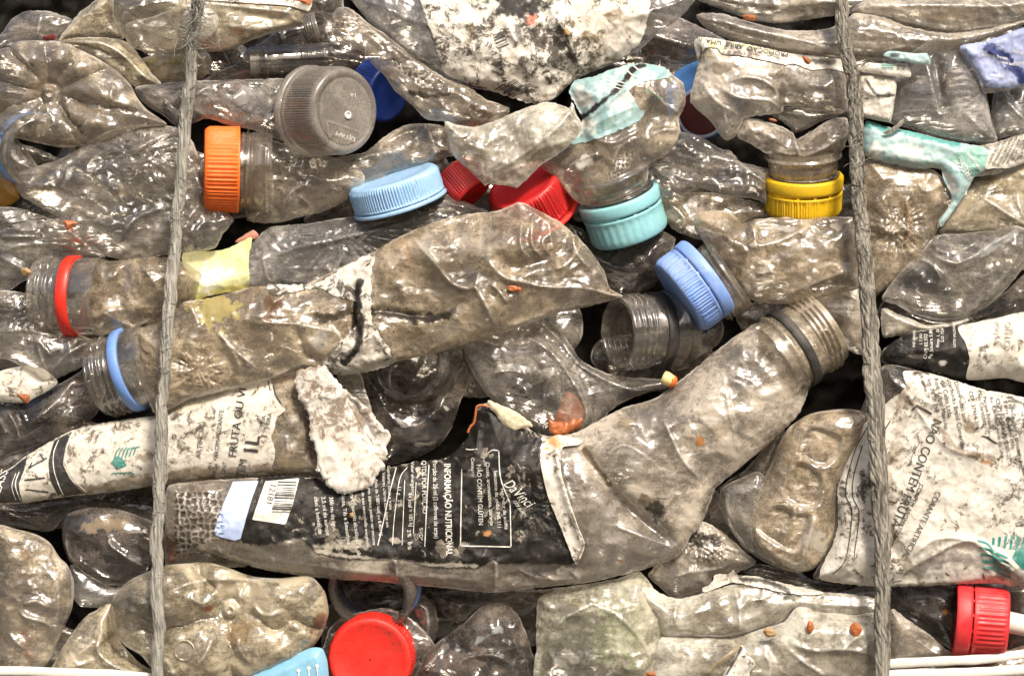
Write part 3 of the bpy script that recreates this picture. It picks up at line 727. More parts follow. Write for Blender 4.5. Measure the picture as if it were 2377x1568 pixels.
# frosted cap bottle
th, sh, o = shell('clear bottle lying sideways with a wide frosted cap facing the camera', cA((950,620),(1120,590),(1360,570),(1800,558),(2000,560),(2060,700),(2040,980),(1900,960),(1780,910),(1620,880),(1450,830),(1360,860),(1240,880),(1150,810),(1030,740)),
       5, 'pet_c', 44, R=40, feats=[('k', cA((1360,700),(1450,620),(1620,580),(1850,590),(1960,640)), 8, 12, .7), ('v', cA((1130,650),(1150,800),(1240,870)), 10, 14), ('k', cA((1350,760),(1500,840),(1660,880),(1900,940)), 9, 10, .9),
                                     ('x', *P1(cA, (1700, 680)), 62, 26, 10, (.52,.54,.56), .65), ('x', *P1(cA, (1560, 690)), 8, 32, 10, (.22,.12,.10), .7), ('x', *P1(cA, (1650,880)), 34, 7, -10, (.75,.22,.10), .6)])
cp = cap(th, (718, 258, 2), (.66, .04, .74), 104, 132, M['clearcap'], ribs=110, ring=True, ringmat=M['clearcap'], parent=o, gap=4, ring_h=.16)
a_, x_, y_ = frame((.66, .04, .74))
class Disc:                                            # lettering surface on the cap top
    def __init__(s, c, ax): s.c = np.array(c, float); s.a = frame(ax)[0]
    def height(s, P, off=0): P = np.asarray(P); return s.c[2] - (s.a[0] * (P[:, 0] - s.c[0]) + s.a[1] * (P[:, 1] - s.c[1])) / s.a[2]
top = np.array([718, 258, 2]) + a_ * 131.5
vd, fd = lathe(top + a_ * .6, (.66, .04, .74), [(0, 76), (0, .5)], 70); th.add('cap_disc', vd, fd, M['clearcap_dark'], parent=cp)
dsc = Disc(top, (.66, .04, .74))
tp = [stripe(*cB((180,870),(402,940)), 5), stripe(*cB((215,960),(350,1005)), 5), stripe(*cB((176,870),(192,990)), 4), stripe(*cB((192,990),(240,900)), 4), stripe(*cB((210,955),(240,905)), 4)]
t1 = shapes(th, dsc, tp, M['clearcap'], cp, 'moulded_mark', off=2)
def wr_disc(strs): 
    parts = []
    for s_, u, v, ang, size, flip in strs:
        V, F = glyphs(s_, size); parts.append((np.c_[place(V, u, v, ang, 0, flip), np.zeros(len(V))], F))
    V, F = join(parts); V[:, 2] = dsc.height(V) + 2; return th.add('moulded_mark', V, F, M['print_white'], parent=cp, smooth=False)
wr_disc([('MATJU', *P1(cB, (238, 940)), 163, 15, True), ('19', *P1(cB, (375, 700)), 0, 14, True)])
V, F = lathe((*P1(cB, (312, 825)), dsc.height(np.array([P1(cB, (312, 825))]))[0]), (.66, .04, .74), [(0, 9), (4, 9), (4, 6), (1, 6), (1, 0.5)], 40); th.add('moulded_mark', V, F, M['print_white'], parent=cp)
th.finish()

# deep blue cap behind
th = Thing('loose_cap', 'deep blue cap half hidden behind the frosted cap', 'cap', (890, 205), -90)
cap(th, (858, 203, -100), (.72, .25, .64), 72, 66, M['deepblue'], ribs=70, ring=False); th.finish()

# orange cap bottle
th, sh, o = shell('bottle lying sideways with an orange ribbed cap', cA((1740,980),(1820,960),(2000,1010),(2250,1080),(2376,1120),(2500,1170),(2560,1260),(2460,1380),(2300,1470),(2120,1520),(1950,1560),(1800,1560),(1730,1530)),
       -5, 'pet', 50, R=60, feats=[('k', cA((2200,1300),(2080,1330),(1960,1480)), 12, 16, .6), ('k', cA((2100,1370),(2180,1440)), 9, 10, .9), ('x', *P1(cA, (1830, 1250)), 12, 70, 0, BR, .7), ('bub', cA((1880,1080),(2160,1060),(2200,1300),(1980,1300)), 9, 2)])
neck(th, (626, 397, -6), (-1, -.01, .04), 94, 66, M['necktan'], threads=2, parent=o, collar_r=1.05, tbreak=False)
cap(th, (556, 394, 2), (-1, -.015, .10), 101, 82, M['orange'], ribs=64, ring=False, parent=o, ra=1.9); th.finish()
single('rippled clear bottle body between the frosted cap and the light blue cap', cB((60,1160),(240,1100),(420,1070),(560,960),(700,880),(860,870),(1000,900),(1050,1080),(1000,1100),(900,1130),(760,1150),(620,1190),(520,1270),(400,1310),(330,1350),(300,1420),(250,1440),(60,1500),(-40,1440),(0,1250)),
       -25, 'pet', 40, R=44, feats=[('bub', cB((430,1030),(640,1000),(760,1060),(700,1110),(500,1130),(430,1100)), 9, 3), ('k', cB((340,1130),(480,1090),(700,1060)), 10, 12, .8), ('k', cB((860,890),(900,1000),(930,1130)), 9, 9, .9), ('v', cB((760,880),(800,1000),(790,1100)), 10, 18), ('x', *P1(cB, (600, 1070)), 46, 12, 15, (.5,.52,.53), .55)], ang=10)

# dark film with moulding nub
single('dusty dark bottle base with a moulding nub left of the left rope', cA((110,1290),(140,1220),(260,1170),(420,1120),(600,1020),(720,940),(880,890),(1080,880),(1240,900),(1350,1000),(1420,1200),(1480,1360),(1560,1470),(1640,1540),(1560,1640),(1500,1740),(1290,1770),(1050,1800),(880,1820),(740,1790),(640,1720),(440,1680),(330,1640),(298,1580),(340,1540),(420,1530),(260,1440),(150,1370)),
       20, 'pet_b', 48, R=60, cr=[(10, 80, 60, 1.6), (4, 26, 0, 1)],
       feats=[('nub', *P1(cA, (822, 1318)), 13, 9), ('d', *P1(cA, (810,1340)), 30, 34, 0, 8), ('k', cA((950,1100),(1040,1020),(1220,930)), 13, 13, .8), ('k', cA((1090,900),(1040,940),(960,930)), 9, 8, .8), ('k', cA((500,1190),(480,1260),(440,1340)), 10, 10, .9),
              ('x', *P1(cA, (500, 1230)), 16, 18, 0, (.55,.58,.58), .7), ('x', *P1(cA, (860, 1370)), 22, 26, 0, TN, .6), ('k', cA((880,1620),(960,1540),(1080,1480),(1190,1460)), 12, 12, 1), ('k', cA((700,1660),(800,1700),(900,1760)), 10, 12, .6),
              ('rad', *P1(cA, (1000, 1090)), 14, 7, 20, 110), ('k', cA((1330,1010),(1400,1280),(1500,1440),(1620,1530)), 9, 9, .5)])
# ================================================================== TOP CENTRE
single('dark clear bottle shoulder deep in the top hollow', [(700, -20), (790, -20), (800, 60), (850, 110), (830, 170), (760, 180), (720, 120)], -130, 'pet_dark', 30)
single('twisted clear film with water bubbles left of the big mouldy label', cB((195,200),(200,110),(240,60),(310,60),(380,110),(450,170),(560,240),(700,350),(860,470),(1000,560),(1160,620),(1270,700),(1430,760),(1380,860),(1200,900),(980,850),(850,830),(760,740),(640,640),(570,540),(480,450),(420,370),(290,330),(230,290)),
       35, 'pet', 34, R=30, cr=[(12,70,-35,2),(5,30,-20,1.5),(1.5,16,0,1)], feats=[('k', cB((380,180),(560,280),(760,420),(1000,570),(1180,650)), 12, 12, .6), ('v', cB((430,280),(600,400),(800,560),(980,680)), 9, 20), ('k', cB((240,300),(330,260),(500,220)), 10, 9, .9),
              ('bub', cB((600,400),(960,560),(900,640),(700,560)), 13, -3), ('bub', cB((210,180),(390,100),(380,160),(260,240)), 11, -3), ('xl', cB((740,650),(860,680),(1000,660)), 11, BK, .95), ('x', *P1(cB, (1180, 800)), 44, 20, -10, (.05,.03,.015), .9), ('xl', cB((1000,900),(1150,850),(1400,770)), 7, BK, .7),
              ('k', cB((560,380),(540,480),(600,560)), 8, 8, .8)], ang=-35)
th, sh, o = shell('big crushed jug at the top centre under a mouldy white label', cB((280,-60),(340,20),(430,130),(560,250),(700,380),(860,480),(1000,570),(1180,620),(1350,650),(1480,690),(1640,735),(1760,690),(1900,560),(2120,470),(2300,380),(2376,330),(2480,230),(2640,120),(2740,-60)),
       20, 'pet_grey', 62, R=90, feats=[('k', cB((590,230),(700,330),(860,440)), 8, 14, .5), ('x', *P1(cB, (700, 330)), 60, 26, -40, (.5,.47,.42), .6), ('k', cB((1700,40),(1780,180),(1850,300),(1930,490)), 15, 11, .8), ('k', cB((1430,200),(1490,330)), 12, 9, .9)], cr=[(15, 120, 50, 1.6), (6, 46, -30, 1.5), (2, 20, 0, 1)])
lb = over(sh, cB((805,-60),(830,60),(880,220),(930,380),(980,510),(1080,570),(1240,620),(1420,680),(1620,735),(1750,690),(1900,560),(2100,470),(2280,370),(2376,250),(2376,-60)), 2.5, jag=2.2, cr=[(3, 26, 40, 1), (1.5, 9, 0, 1)],
          feats=[('x', *P1(cB, (1480, 50)), 92, 44, -10, BK, 1.0), ('x', *P1(cB, (1590, 130)), 22, 26, 0, (.62,.22,.14), .8), ('x', *P1(cB, (1150,290)), 16, 40, -15, BR, .6), ('x', *P1(cB, (1200, 430)), 16, 14, 0, BK, .6), ('x', *P1(cB,(1540,500)), 24, 24, 0, (.25,.23,.22), .6), ('xl', cB((1640,725),(1900,570),(2200,400)), 16, BR, .6),
                 ('x', *P1(cB,(2050,220)), 80, 80, 30, TN, .4), ('x', *P1(cB,(1490,250)), 12, 30, 10, (.12,.11,.10), .8), ('k', cB((1710,40),(1790,190),(1860,310),(1930,490)), 6, 8, .9), ('x', *P1(cB,(2180,120)), 30, 22, 0, BR, .7)])
l1 = lb.build(th, 'label', M['label_mould'], parent=o)
bars = []
random.seed(4)
def barcode(c, a, b, dirv, length, n, wmax=5, seed=1, skip=.0):
    """bars from a to b, each running along dirv"""
    rng = random.Random(seed); a, b, dv = np.array(c(a)[0]), np.array(c(b)[0]), np.array(dirv, float); dv /= np.linalg.norm(dv); L = np.linalg.norm(b - a); t = 0; out = []; u = (b - a) / L
    while t < L:
        w_ = rng.choice([1.3, 1.3, 2.2, 3.2]) * wmax / 4
        if rng.random() > skip: out.append(stripe(a + u * t, a + u * t + dv * (length * (.8 + .2 * rng.random() if skip else 1)), w_))
        t += w_ + rng.choice([1.5, 2.2, 3.2]) * wmax / 4
    return out
bars += barcode(cB, (1390, 235), (1440, 330), (-.95, .42), 32, 9, 5, 3, .15)
bars += barcode(cB, (1385, 425), (1420, 590), (-1, .05), 12, 9, 5, 4, .1) + barcode(cB, (1420, 590), (1540, 640), (-.9, .45), 34, 9, 5, 5, .1)
bars += barcode(cB, (1480, 560), (1590, 640), (-.85, .5), 30, 9, 4, 6, .1)
shapes(th, lb, bars, M['print_black'], l1, 'printed_barcode', 1.6)
writing(th, lb, [('39', *P1(cB, (1260, 330)), -35, 17), ('12', *P1(cB, (1395, 660)), -20, 16)], M['print_black'], l1)
th.finish()
# centre folded film
th, sh, o = shell('cream tinted folded film hanging over the red caps', cB((990,860),(1080,880),(1200,890),(1340,850),(1480,790),(1600,745),(1720,720),(1850,760),(1870,720),(1900,800),(1940,880),(1930,920),(1860,1010),(1760,1090),(1660,1150),(1560,1250),(1490,1315,1),(1400,1295),(1290,1285),(1270,1300,1),(1180,1210),(1100,1140),(1040,1080),(1010,960)),
       78, 'pet_white', 36, R=60, cr=[(12,80,35,1.8),(5,34,60,1.5),(1.5,16,0,1)], feats=[('k', cB((1230,1290),(1350,1200),(1480,1120),(1640,1010),(1800,870),(1860,760)), 12, 14, .5), ('k', cB((1120,1150),(1300,1000),(1500,900),(1700,800)), 8, 20, .3), ('v', cB((1330,1270),(1500,1170),(1700,1010)), 9, 14),
              ('bub', cB((1230,960),(1330,950),(1330,1060),(1240,1060)), 8, -2), ('bub', cB((1070,980),(1160,960),(1150,1010),(1080,1040)), 8, -2), ('x', *P1(cB, (1600, 1080)), 60, 30, 40, TN, .35), ('x', *P1(cB,(1605,1140)), 3.5, 3.5, 0, BK, 1), ('x', *P1(cB,(1515,1178)), 3, 3, 0, BK, 1), ('k', cB((1840,770),(1880,840),(1930,900)), 8, 7, .9), ('k', cB((1290,1285),(1440,1200),(1560,1160)), 7, 9, .6)], ang=35)
th.finish()
# teal cap bottle with aqua label
th, sh, o = shell('crumpled bottle pointing down with a teal cap and torn aqua label', cB((1660,1160),(1800,1060),(1930,960),(1960,820),(1870,640),(1900,590),(2040,540),(2200,480),(2376,450),(2520,480),(2620,560),(2660,600),(2665,740),(2620,830),(2630,930),(2560,1060),(2420,1160),(2400,1260),(2330,1350),(2180,1420),(2010,1440),(1920,1420),(1830,1330),(1760,1240)),
       25, 'pet', 46, R=60, feats=[('x', *P1(cB, (1950, 1150)), 34, 18, 50, WH, .9), ('k', cB((1830,1200),(1900,1140),(2030,1090),(2050,1120)), 12, 12, .7), ('bub', cB((2200,1080),(2330,1060),(2250,1250),(2080,1330)), 10, -3), ('k', cB((2376,950),(2200,1050),(2150,1200)), 10, 12, .6),
              ('k', cB((2400,620),(2500,720),(2560,760),(2640,800)), 12, 12, .9), ('k', cB((2420,960),(2500,920),(2620,910)), 9, 10, .8), ('x', *P1(cB, (1850, 1240)), 50, 16, -40, (.30,.07,.05), .35), ('d', *P1(cB,(2450,800)), 40, 30, 30, -18), ('k', cB((1990,950),(2150,1010),(2380,900)), 10, 16, .5)], ang=60)
lb = over(sh, cB((1860,640),(1900,570),(2040,540),(2200,475),(2376,452),(2520,480),(2560,540),(2480,560),(2376,580),(2270,640),(2290,690),(2330,760),(2376,800),(2340,850),(2200,920),(2040,980),(1870,1010),(1940,890),(1950,820),(1900,730)), 3, jag=2, cr=[(5, 30, 40, 1.5), (1.5, 9, 0, 1)],
          feats=[('xl', cB((1940,830),(2040,760),(2200,620),(2300,490),(2376,460)), 9, BK, 1), ('x', *P1(cB,(2280,680)), 70, 26, 50, WH, .95), ('x', *P1(cB,(1960,900)), 30, 30, 0, WH, .9), ('x', *P1(cB,(1950,690)), 28, 40, 30, WH, .8), ('k', cB((1950,860),(2060,790),(2230,640),(2290,650)), 8, 9, .5), ('k', cB((2000,900),(2150,830),(2330,740)), 6, 9, .5)])
l1 = lb.build(th, 'label', M['label_aqua'], parent=o)
writing(th, lb, [('NATURAL', *P1(cM, (1430, -60)), -28, 11), ('CLASSIFICAÇÃO', *P1(cM, (1060, 250)), 24, 9), ('ADICIONE AÇÚCAR', *P1(cM, (1050, 222)), 24, 8), ('MEDIDA • 2 X', *P1(cM, (1080, 190)), 24, 8), ('ÁGUA MINERAL', *P1(cM, (1100, 165)), 24, 7)], M['green_tint'], l1)
sw = [pline(cB((2060,570),(2150,610),(2230,640)), 2), pline(cB((2080,545),(2160,590),(2250,620)), 2), pline(cB((2100,530),(2180,570),(2260,600)), 2), pline(cB((2360,560),(2290,530),(2240,470)), 3), pline(cB((2380,540),(2330,490),(2300,460)), 3)]
shapes(th, lb, sw, M['print_white'], l1, 'printed_swirl', 1.4)
neck(th, (1413, 390, 4), (.30, .90, -.30), 84, 84, M['neckpet'], threads=3, parent=o, collar=True, collar_r=1.22)
cp = cap(th, (1435, 450, -16), (.30, .91, -.28), 96, 104, M['teal'], ribs=30, ring=True, parent=o, ra=.6, gap=4, ring_h=.30)
th.finish()
# blue cap with maroon disc, behind
th = Thing('loose_cap', 'large blue cap with a maroon disc behind the crumpled bottles right of centre', 'cap', (1625, 240), -60)
cp = cap(th, (1640, 228, -110), (-.25, .1, .96), 92, 50, M['rimblue'], ribs=90, ring=False)
V, F = lathe((1628, 262, -56), (-.15, .1, .98), [(0, 52), (4, 51), (6, 46), (6, .5)], 60); th.add('disc', V, F, M['maroon'])
V, F = lathe((1628, 262, -58), (-.15, .1, .98), [(0, 60), (5, 58), (5, 52)], 60); th.add('rim', V, F, M['label_blue']); th.finish()
th = Thing('bottle_neck', 'pale ring of a neck between the jug and the blue cap', 'bottle', (1500, 125), -40)
neck(th, (1480, 140, -70), (.7, -.1, .6), 42, 40, M['neckpet'], threads=2); th.finish()

# light blue cap
th = Thing('loose_cap', 'light blue ribbed cap lying on its side above the textured bottle', 'cap', (928, 445), 30)
cap(th, (930, 474, 0), (-.285, -.93, .22), 110, 70, M['sky'], ribs=96, ring=True, ra=2.2, ring_h=.14, gap=2); th.finish()
th = Thing('loose_cap', 'small dark red cap tilted beside the light blue cap', 'cap', (1080, 425), 0)
cap(th, (1053, 397, -30), (.62, .72, .30), 54, 76, M['red'], ribs=50, ring=False, ra=1.8); th.finish()
th = Thing('loose_cap', 'large red cap with a flared skirt under the cream film', 'cap', (1220, 450), -10)
cap(th, (1246, 488, -52), (-.40, -.74, .54), 92, 84, M['red'], ribs=70, ring=False, ra=2.4)
V, F = lathe((1252, 498, -64), (-.40, -.74, .54), [(-2, 92), (0, 99), (4, 102, 1), (8, 101, 1), (11, 96), (12, 88)], 280, 70); th.add('skirt', V, F, M['redbright']); th.finish()

# textured bottle behind, with yellow label
th, sh, o = shell('grey bottle with embossed wave pattern and a pale yellow label', cL((330,0),(560,-40),(780,-150),(860,-240),(960,-310),(1200,-330),(1500,-380),(1700,-420),(1900,-500),(2100,-530),(2300,-470),(2500,-400),(2450,-200),(2200,0),(1700,120),(1300,140),(900,160),(700,200),(400,240),(360,120)),
       -5, 'pet_grey', 42, R=50, cr=[(6, 120, 10, 3), (2, 20, 0, 1)],
       feats=[('k', cL((900,-120),(920,0),(940,90)), 9, 10, .5), ('k', cL((1000,60),(1300,90),(1420,-30),(1480,-160)), 6, 8, .6), ('bub', cL((940,-10),(1380,20),(1300,90),(960,90)), 7, 2), ('rad', *P1(cL, (1450, -280)), 22, 5, 20, 160)]
             + [('k', [(620 + 26 * i, 560 + 5 * (i % 3)), (660 + 26 * i, 585 - 6 * i), (720 + 24 * i, 560 - 4 * i)], 4, 5, .55) for i in range(9)])
lb = over(sh, cL((338,-125),(560,-140),(680,-170),(815,-235),(800,-100),(797,120),(640,150),(500,180),(385,225),(378,120),(350,0)), 6, jag=1.0, cr=[(4, 36, 70, 1.5)],
          feats=[('x', *P1(cL, (520, 40)), 60, 40, 20, (.74,.72,.60), .8), ('x', *P1(cL, (740, -40)), 16, 20, 0, (.4,.32,.08), .4), ('xl', cL((385,225),(560,160),(790,120)), 14, (.55,.48,.08), .7)])
lb.build(th, 'label', M['label_yellow'], parent=o); th.finish()
single('pink paper corner peeping out above the yellow label', cD((1650,270),(1770,190),(1810,230),(1740,260)), -2, 'label', 3, name='paper_scrap', cat='paper scrap', step=3)
M['pink'] = solid('pink_paper', (.52, .22, .16), .5, (.1, .06, .05), .5, .2); COL.objects['paper_scrap'].data.materials[0] = M['pink']
single('glossy dark film scrap between the light blue cap and the red caps', cB((740,1440),(870,1400),(990,1360),(1180,1440),(1230,1480),(1100,1500),(900,1540),(820,1560)), 12, 'pet_dark', 22,
       feats=[('x', *P1(cB, (960,1480)), 45, 9, -5, WH, .95), ('k', cB((780,1450),(820,1550)), 8, 6, .8)], name='plastic_scrap', cat='plastic scrap')  # white streak paints the film's highlight into its colour

# ================================================================== CENTRE : the long main bottle
th, sh, o = shell('long crushed bottle across the centre with an open neck and blue ring', [(318,770),(355,755),(395,735),(430,702),(500,690),(585,667),(640,664),(700,664),(755,640),(830,602),(866,588),(900,565),(945,543),(1000,520),(1080,500),(1150,492),(1205,472),(1245,490),(1300,520),(1350,565),(1395,625),(1410,668),(1442,688,1),(1380,706),(1290,727),(1180,766),(1100,790),(1000,820),(900,842),(840,862),(765,866),(700,862),(600,884),(520,905),(440,925),(395,948),(362,955),(338,900),(322,850)],
       62, 'pet_tan', 56, R=72, step=3.6, cr=[(9, 110, 20, 1.6), (3.2, 30, 30, 1.3)],
       feats=[('k', cE((500,220),(680,430),(790,560),(890,600),(960,600),(1040,740),(1100,880)), 20, 20, 1), ('k', cE((1060,560),(1120,620),(1180,700)), 14, 10, 1),
              ('k', cE((1000,360),(1150,520),(1300,560),(1450,590),(1700,600),(1900,640),(1975,660)), 16, 14, .8), ('k', cE((1280,130),(1270,300),(1330,400)), 15, 11, .9), ('k', cE((1350,100),(1350,300),(1430,390)), 13, 10, .9), ('k', cE((1460,120),(1490,340)), 10, 8, .8),
              ('k', cE((1630,200),(1650,330),(1720,430),(1760,440)), 14, 9, .9), ('v', cE((1060,330),(1200,440),(1400,430),(1600,300)), 14, 18), ('d', *P1(cE,(1150,300)), 46, 46, 0, 16), ('k', cE((620,300),(700,420),(640,320),(780,330)), 10, 10, .6),
              ('k', cE((1180,30),(1280,20),(1500,180)), 8, 10, .7), ('k', cE((1110,875),(1300,830),(1500,760),(1700,710),(1980,670)), 11, 8, 1.3), ('v', cE((230,740),(420,770),(600,790),(740,780)), 12, 10),
              ('d', *P1(cE,(1350,490)), 30, 12, 15, 12), ('x', *P1(cE,(1400,500)), 40, 14, 0, WH, .6), ('k', cE((1800,440),(1900,600)), 8, 9, .8), ('k', cE((1500,190),(1420,280),(1480,380)), 9, 9, .8), ('k', cE((1700,280),(1600,420),(1500,470)), 8, 10, .7),
              ('xl', cE((230,760),(450,790),(650,810),(800,750)), 15, BK, .95), ('x', *P1(cE,(400,640)), 26, 32, 20, BK, .7), ('x', *P1(cE,(540,940)), 36, 22, 0, BR, .7), ('x', *P1(cE,(470,330)), 22, 60, 35, OR, .35), ('x', *P1(cE,(300,500)), 20, 60, 0, (.55,.40,.15), .4),
              ('x', *P1(cE,(1380,280)), 30, 60, 10, (.55,.12,.08), .35), ('x', *P1(cE,(1000,350)), 50, 34, 0, (.5,.48,.45), .5), ('x', *P1(cE,(650,330)), 30, 60, 30, WH, .6), ('x', *P1(cE,(1000,300)), 90, 44, 15, (.62,.56,.49), .58), ('x', *P1(cE,(800,880)), 90, 26, 12, (.60,.53,.43), .6), ('x', *P1(cE,(1500,640)), 110, 18, 4, (.58,.52,.43), .55), ('x', *P1(cL,(800,760)), 60, 20, 15, (.50,.42,.30), .5),
              ('k', cL((580,410),(730,560),(890,700)), 15, 13, 1.3), ('k', cL((820,360),(1130,370),(1430,420)), 10, 12, .6), ('v', cL((1150,400),(1200,560),(1330,630)), 12, 13), ('k', cL((940,680),(960,720)), 9, 7, 1), ('k', cL((400,240),(470,380)), 9, 9, 1), ('k', cL((640,500),(700,560),(760,700)), 9, 10, .8),
              ('k', cL((300,870),(600,830),(900,760),(1240,620)), 5, 6, 1), ('box', cL((1170,390),(1430,430),(1440,560),(1230,580)), 6, 4), ('x', *P1(cL,(1310,480)), 34, 28, 0, (.60,.57,.52), .7), ('x', *P1(cL,(600,260)), 80, 56, 10, (.62,.52,.16), .8), ('x', *P1(cL,(960,250)), 34, 34, 0, (.14,.06,.03), .85),
              ('xl', cL((1280,320),(1400,330),(1540,250)), 16, BK, .8), ('x', *P1(cL,(480,600)), 60, 40, 0, BR, .55), ('x', *P1(cL,(1000,480)), 50, 30, 20, BR, .55), ('xl', cL((1560,100),(1540,300),(1570,480)), 11, BK, 1.0), ('v', cL((1550,90),(1530,300),(1580,480)), 18, 9), ('rad', *P1(cL,(460,700)), 18, 6, 20, 80)])
lb = over(sh, [(625,664),(700,662),(735,660),(770,642),(800,622),(866,590),(862,650),(863,740),(880,775),(905,812),(918,838),(850,860),(766,866),(754,846),(790,800),(815,775),(838,740),(830,700),(800,690),(770,682),(752,668),(700,672),(640,684)], 3, jag=2.4, cr=[(5, 26, 80, 1.5), (2, 9, 0, 1)],
          feats=[('xl', [(838,655),(832,690),(838,740),(834,800),(800,840)], 13, BK, 1.0), ('x', 852, 800, 18, 30, 0, BR, .6), ('x', 885, 842, 20, 10, -20, (.25,.42,.42), .6), ('x', 800, 640, 30, 12, -30, (.35,.5,.46), .5), ('k', [(868,770),(890,800),(915,836)], 8, 9, .9)])
lb.build(th, 'label', M['label_mould'], parent=o)
neck(th, (352, 842, 30), (-.91, .27, -.28), 94, 134, M['neckpet'], threads=3, ring=True, ringmat=M['ringblue'], parent=o, ringpos=.40, ringw=.18, collar=False, seed=3)
th.finish()
th, sh, o = shell('bottle neck with a bright red ring pointing left beside the left rope', [(206,604),(260,606),(320,598),(385,597),(430,612),(470,640),(450,700),(400,735),(330,762),(270,772),(215,772),(200,690)], 15, 'pet_tan', 46, R=60,
       feats=[('v', cD((960,430),(850,560),(860,740),(960,870)), 8, 16), ('d', *P1(cD,(1000,600)), 40, 44, 0, 10), ('k', cD((1000,430),(1100,560),(1140,620)), 8, 10, .4), ('x', *P1(cD,(900,560)), 18, 50, 0, (.36,.33,.35), .6), ('k', cD((960,870),(1080,800),(1150,740)), 8, 10, .5), ('k', cD((720,750),(830,820),(950,870)), 6, 10, .5)])
neck(th, (222, 688, 8), (-.975, -.02, -.22), 90, 142, M['neckpet'], threads=3, ring=True, ringmat=M['ringred'], parent=o, ringpos=.38, ringw=.19, collar=False, seed=9)
th.finish()
# left edge films
single('pale smooth film at the left edge above the red ringed neck', cD((-40,60),(100,30),(300,90),(450,150),(600,270),(740,380),(560,400),(430,420),(280,480),(140,560),(-40,640)), -20, 'pet_b', 30,
       feats=[('k', cD((0,230),(150,230),(300,235)), 10, 8, 1.1), ('k', cD((0,340),(200,290),(560,290)), 9, 12, .6), ('k', cD((0,365),(100,420),(200,480)), 8, 8, .9), ('k', cD((0,700),(130,630),(260,600)), 6, 8, .8)], name='crushed_film', cat='plastic film')
single('wrinkled film with faint embossed letters at the left edge', cD((-40,640),(100,620),(240,650),(280,760),(400,860),(520,910),(640,950),(780,930),(900,900),(700,1060),(560,1150),(440,1210),(330,1245,1),(290,1240),(200,1170),(70,1100),(-40,1060)), 0, 'pet_b', 34, R=50,
       feats=[('k', cD((265,940),(380,1070)), 13, 9, 1), ('k', cD((270,950),(310,1100),(350,1180)), 9, 7, .9), ('k', cD((350,1190),(480,1060),(640,960)), 9, 8, .8), ('k', cD((0,900),(200,890),(420,940)), 8, 9, .7), ('k', cD((480,930),(510,1060),(530,1140)), 7, 8, .7), ('rad', *P1(cD,(120,760)), 16, 6, 10, 90)], name='crushed_film', cat='plastic film')
th = Thing('label_scrap', 'off white label strip with a brown leaf bit at the left edge', 'label', (90, 895), 0)
lb = Sheet(cD((-40,1200),(150,1140),(300,1160),(400,1250),(340,1310),(230,1370),(170,1400),(0,1395),(-40,1400)), -12, 16, 20, seed=8, cr=[(4, 50, 0, 2)])
lb.build(th, 'label_scrap', M['label']); th.finish()
single('dark clear bottle with bright highlights under the label strip at the left edge', cD((-40,1400),(180,1405),(360,1300),(520,1210),(650,1130),(740,1300),(660,1500),(420,1650),(100,1750),(-40,1780)), -50, 'pet_dark', 44, R=60,
       feats=[('k', cD((210,1550),(360,1440),(480,1300),(540,1200)), 14, 16, .8), ('k', cD((60,1440),(130,1560),(160,1700)), 14, 10, .9), ('k', cD((160,1440),(210,1540)), 10, 8, 1), ('k', cD((0,1500),(60,1620)), 9, 8, .8)])
single('smoky bottle shoulder in the gap left of the long white label', [(-30,1040),(60,1010),(140,960),(220,980),(260,1000),(200,1040),(120,1075),(60,1110),(-30,1150)], -75, 'pet_dark', 36)
# ================================================================== TOP RIGHT
single('long pale bottle along the top right edge', cC((330,0),(480,60),(620,110),(820,150),(1000,130),(1200,100),(1330,90),(1500,120),(1700,150),(1900,130),(2100,90),(2420,60),(2420,-60),(330,-60)), -25, 'pet_pale', 40, R=50, cr=[(8,120,0,3),(2.5,30,0,1)],
       feats=[('k', cC((900,-20),(1200,20),(1700,40),(2150,30)), 10, 12, .7), ('x', *P1(cC,(660,115)), 17, 8, 0, OR, .9), ('x', *P1(cC,(760,60)), 40, 20, 0, BR, .4)])
single('long crushed bottle crossing behind the right rope near the top', cC((340,90),(500,90),(700,150),(900,190),(1100,190),(1250,150),(1320,85),(1500,110),(1650,170),(1900,210),(2150,180),(2420,110),(2420,130),(2200,220),(1990,290),(1760,330),(1500,370),(1250,370),(1100,350),(900,330),(700,290),(500,230),(380,160)),
       35, 'pet_pale', 40, R=34, cr=[(6,110,-8,3),(2.5,28,0,1)],
       feats=[('k', cC((420,110),(620,180),(900,240),(1100,300),(1230,330)), 14, 14, 1), ('k', cC((1300,85),(1500,110),(1640,165),(1900,220),(2200,180),(2400,115)), 12, 10, 1), ('v', cC((500,170),(800,250),(1000,320)), 8, 12), ('x', *P1(cC,(1700,60)), 60, 20, 5, TN, .4), ('k', cC((2100,10),(2200,100),(2280,170)), 8, 9, .7), ('k', cC((1480,330),(1600,300),(1750,310)), 6, 8, .5)])
single('long crushed bottle along the far top right corner', cC((1300,80),(1400,0),(1700,-20),(2420,-40),(2420,130),(2200,180),(1950,215),(1700,180),(1500,115)), 22, 'pet_pale', 36, R=30, cr=[(5,110,-8,3),(2.5,28,0,1)],
       feats=[('k', cC((1400,40),(1800,40),(2200,50),(2400,20)), 12, 14, .9), ('x', *P1(cC,(1850,110)), 90, 20, 0, TN, .45), ('k', cC((2120,20),(2230,110)), 7, 8, .9), ('k', cC((2200,0),(2330,110)), 7, 8, .8)])
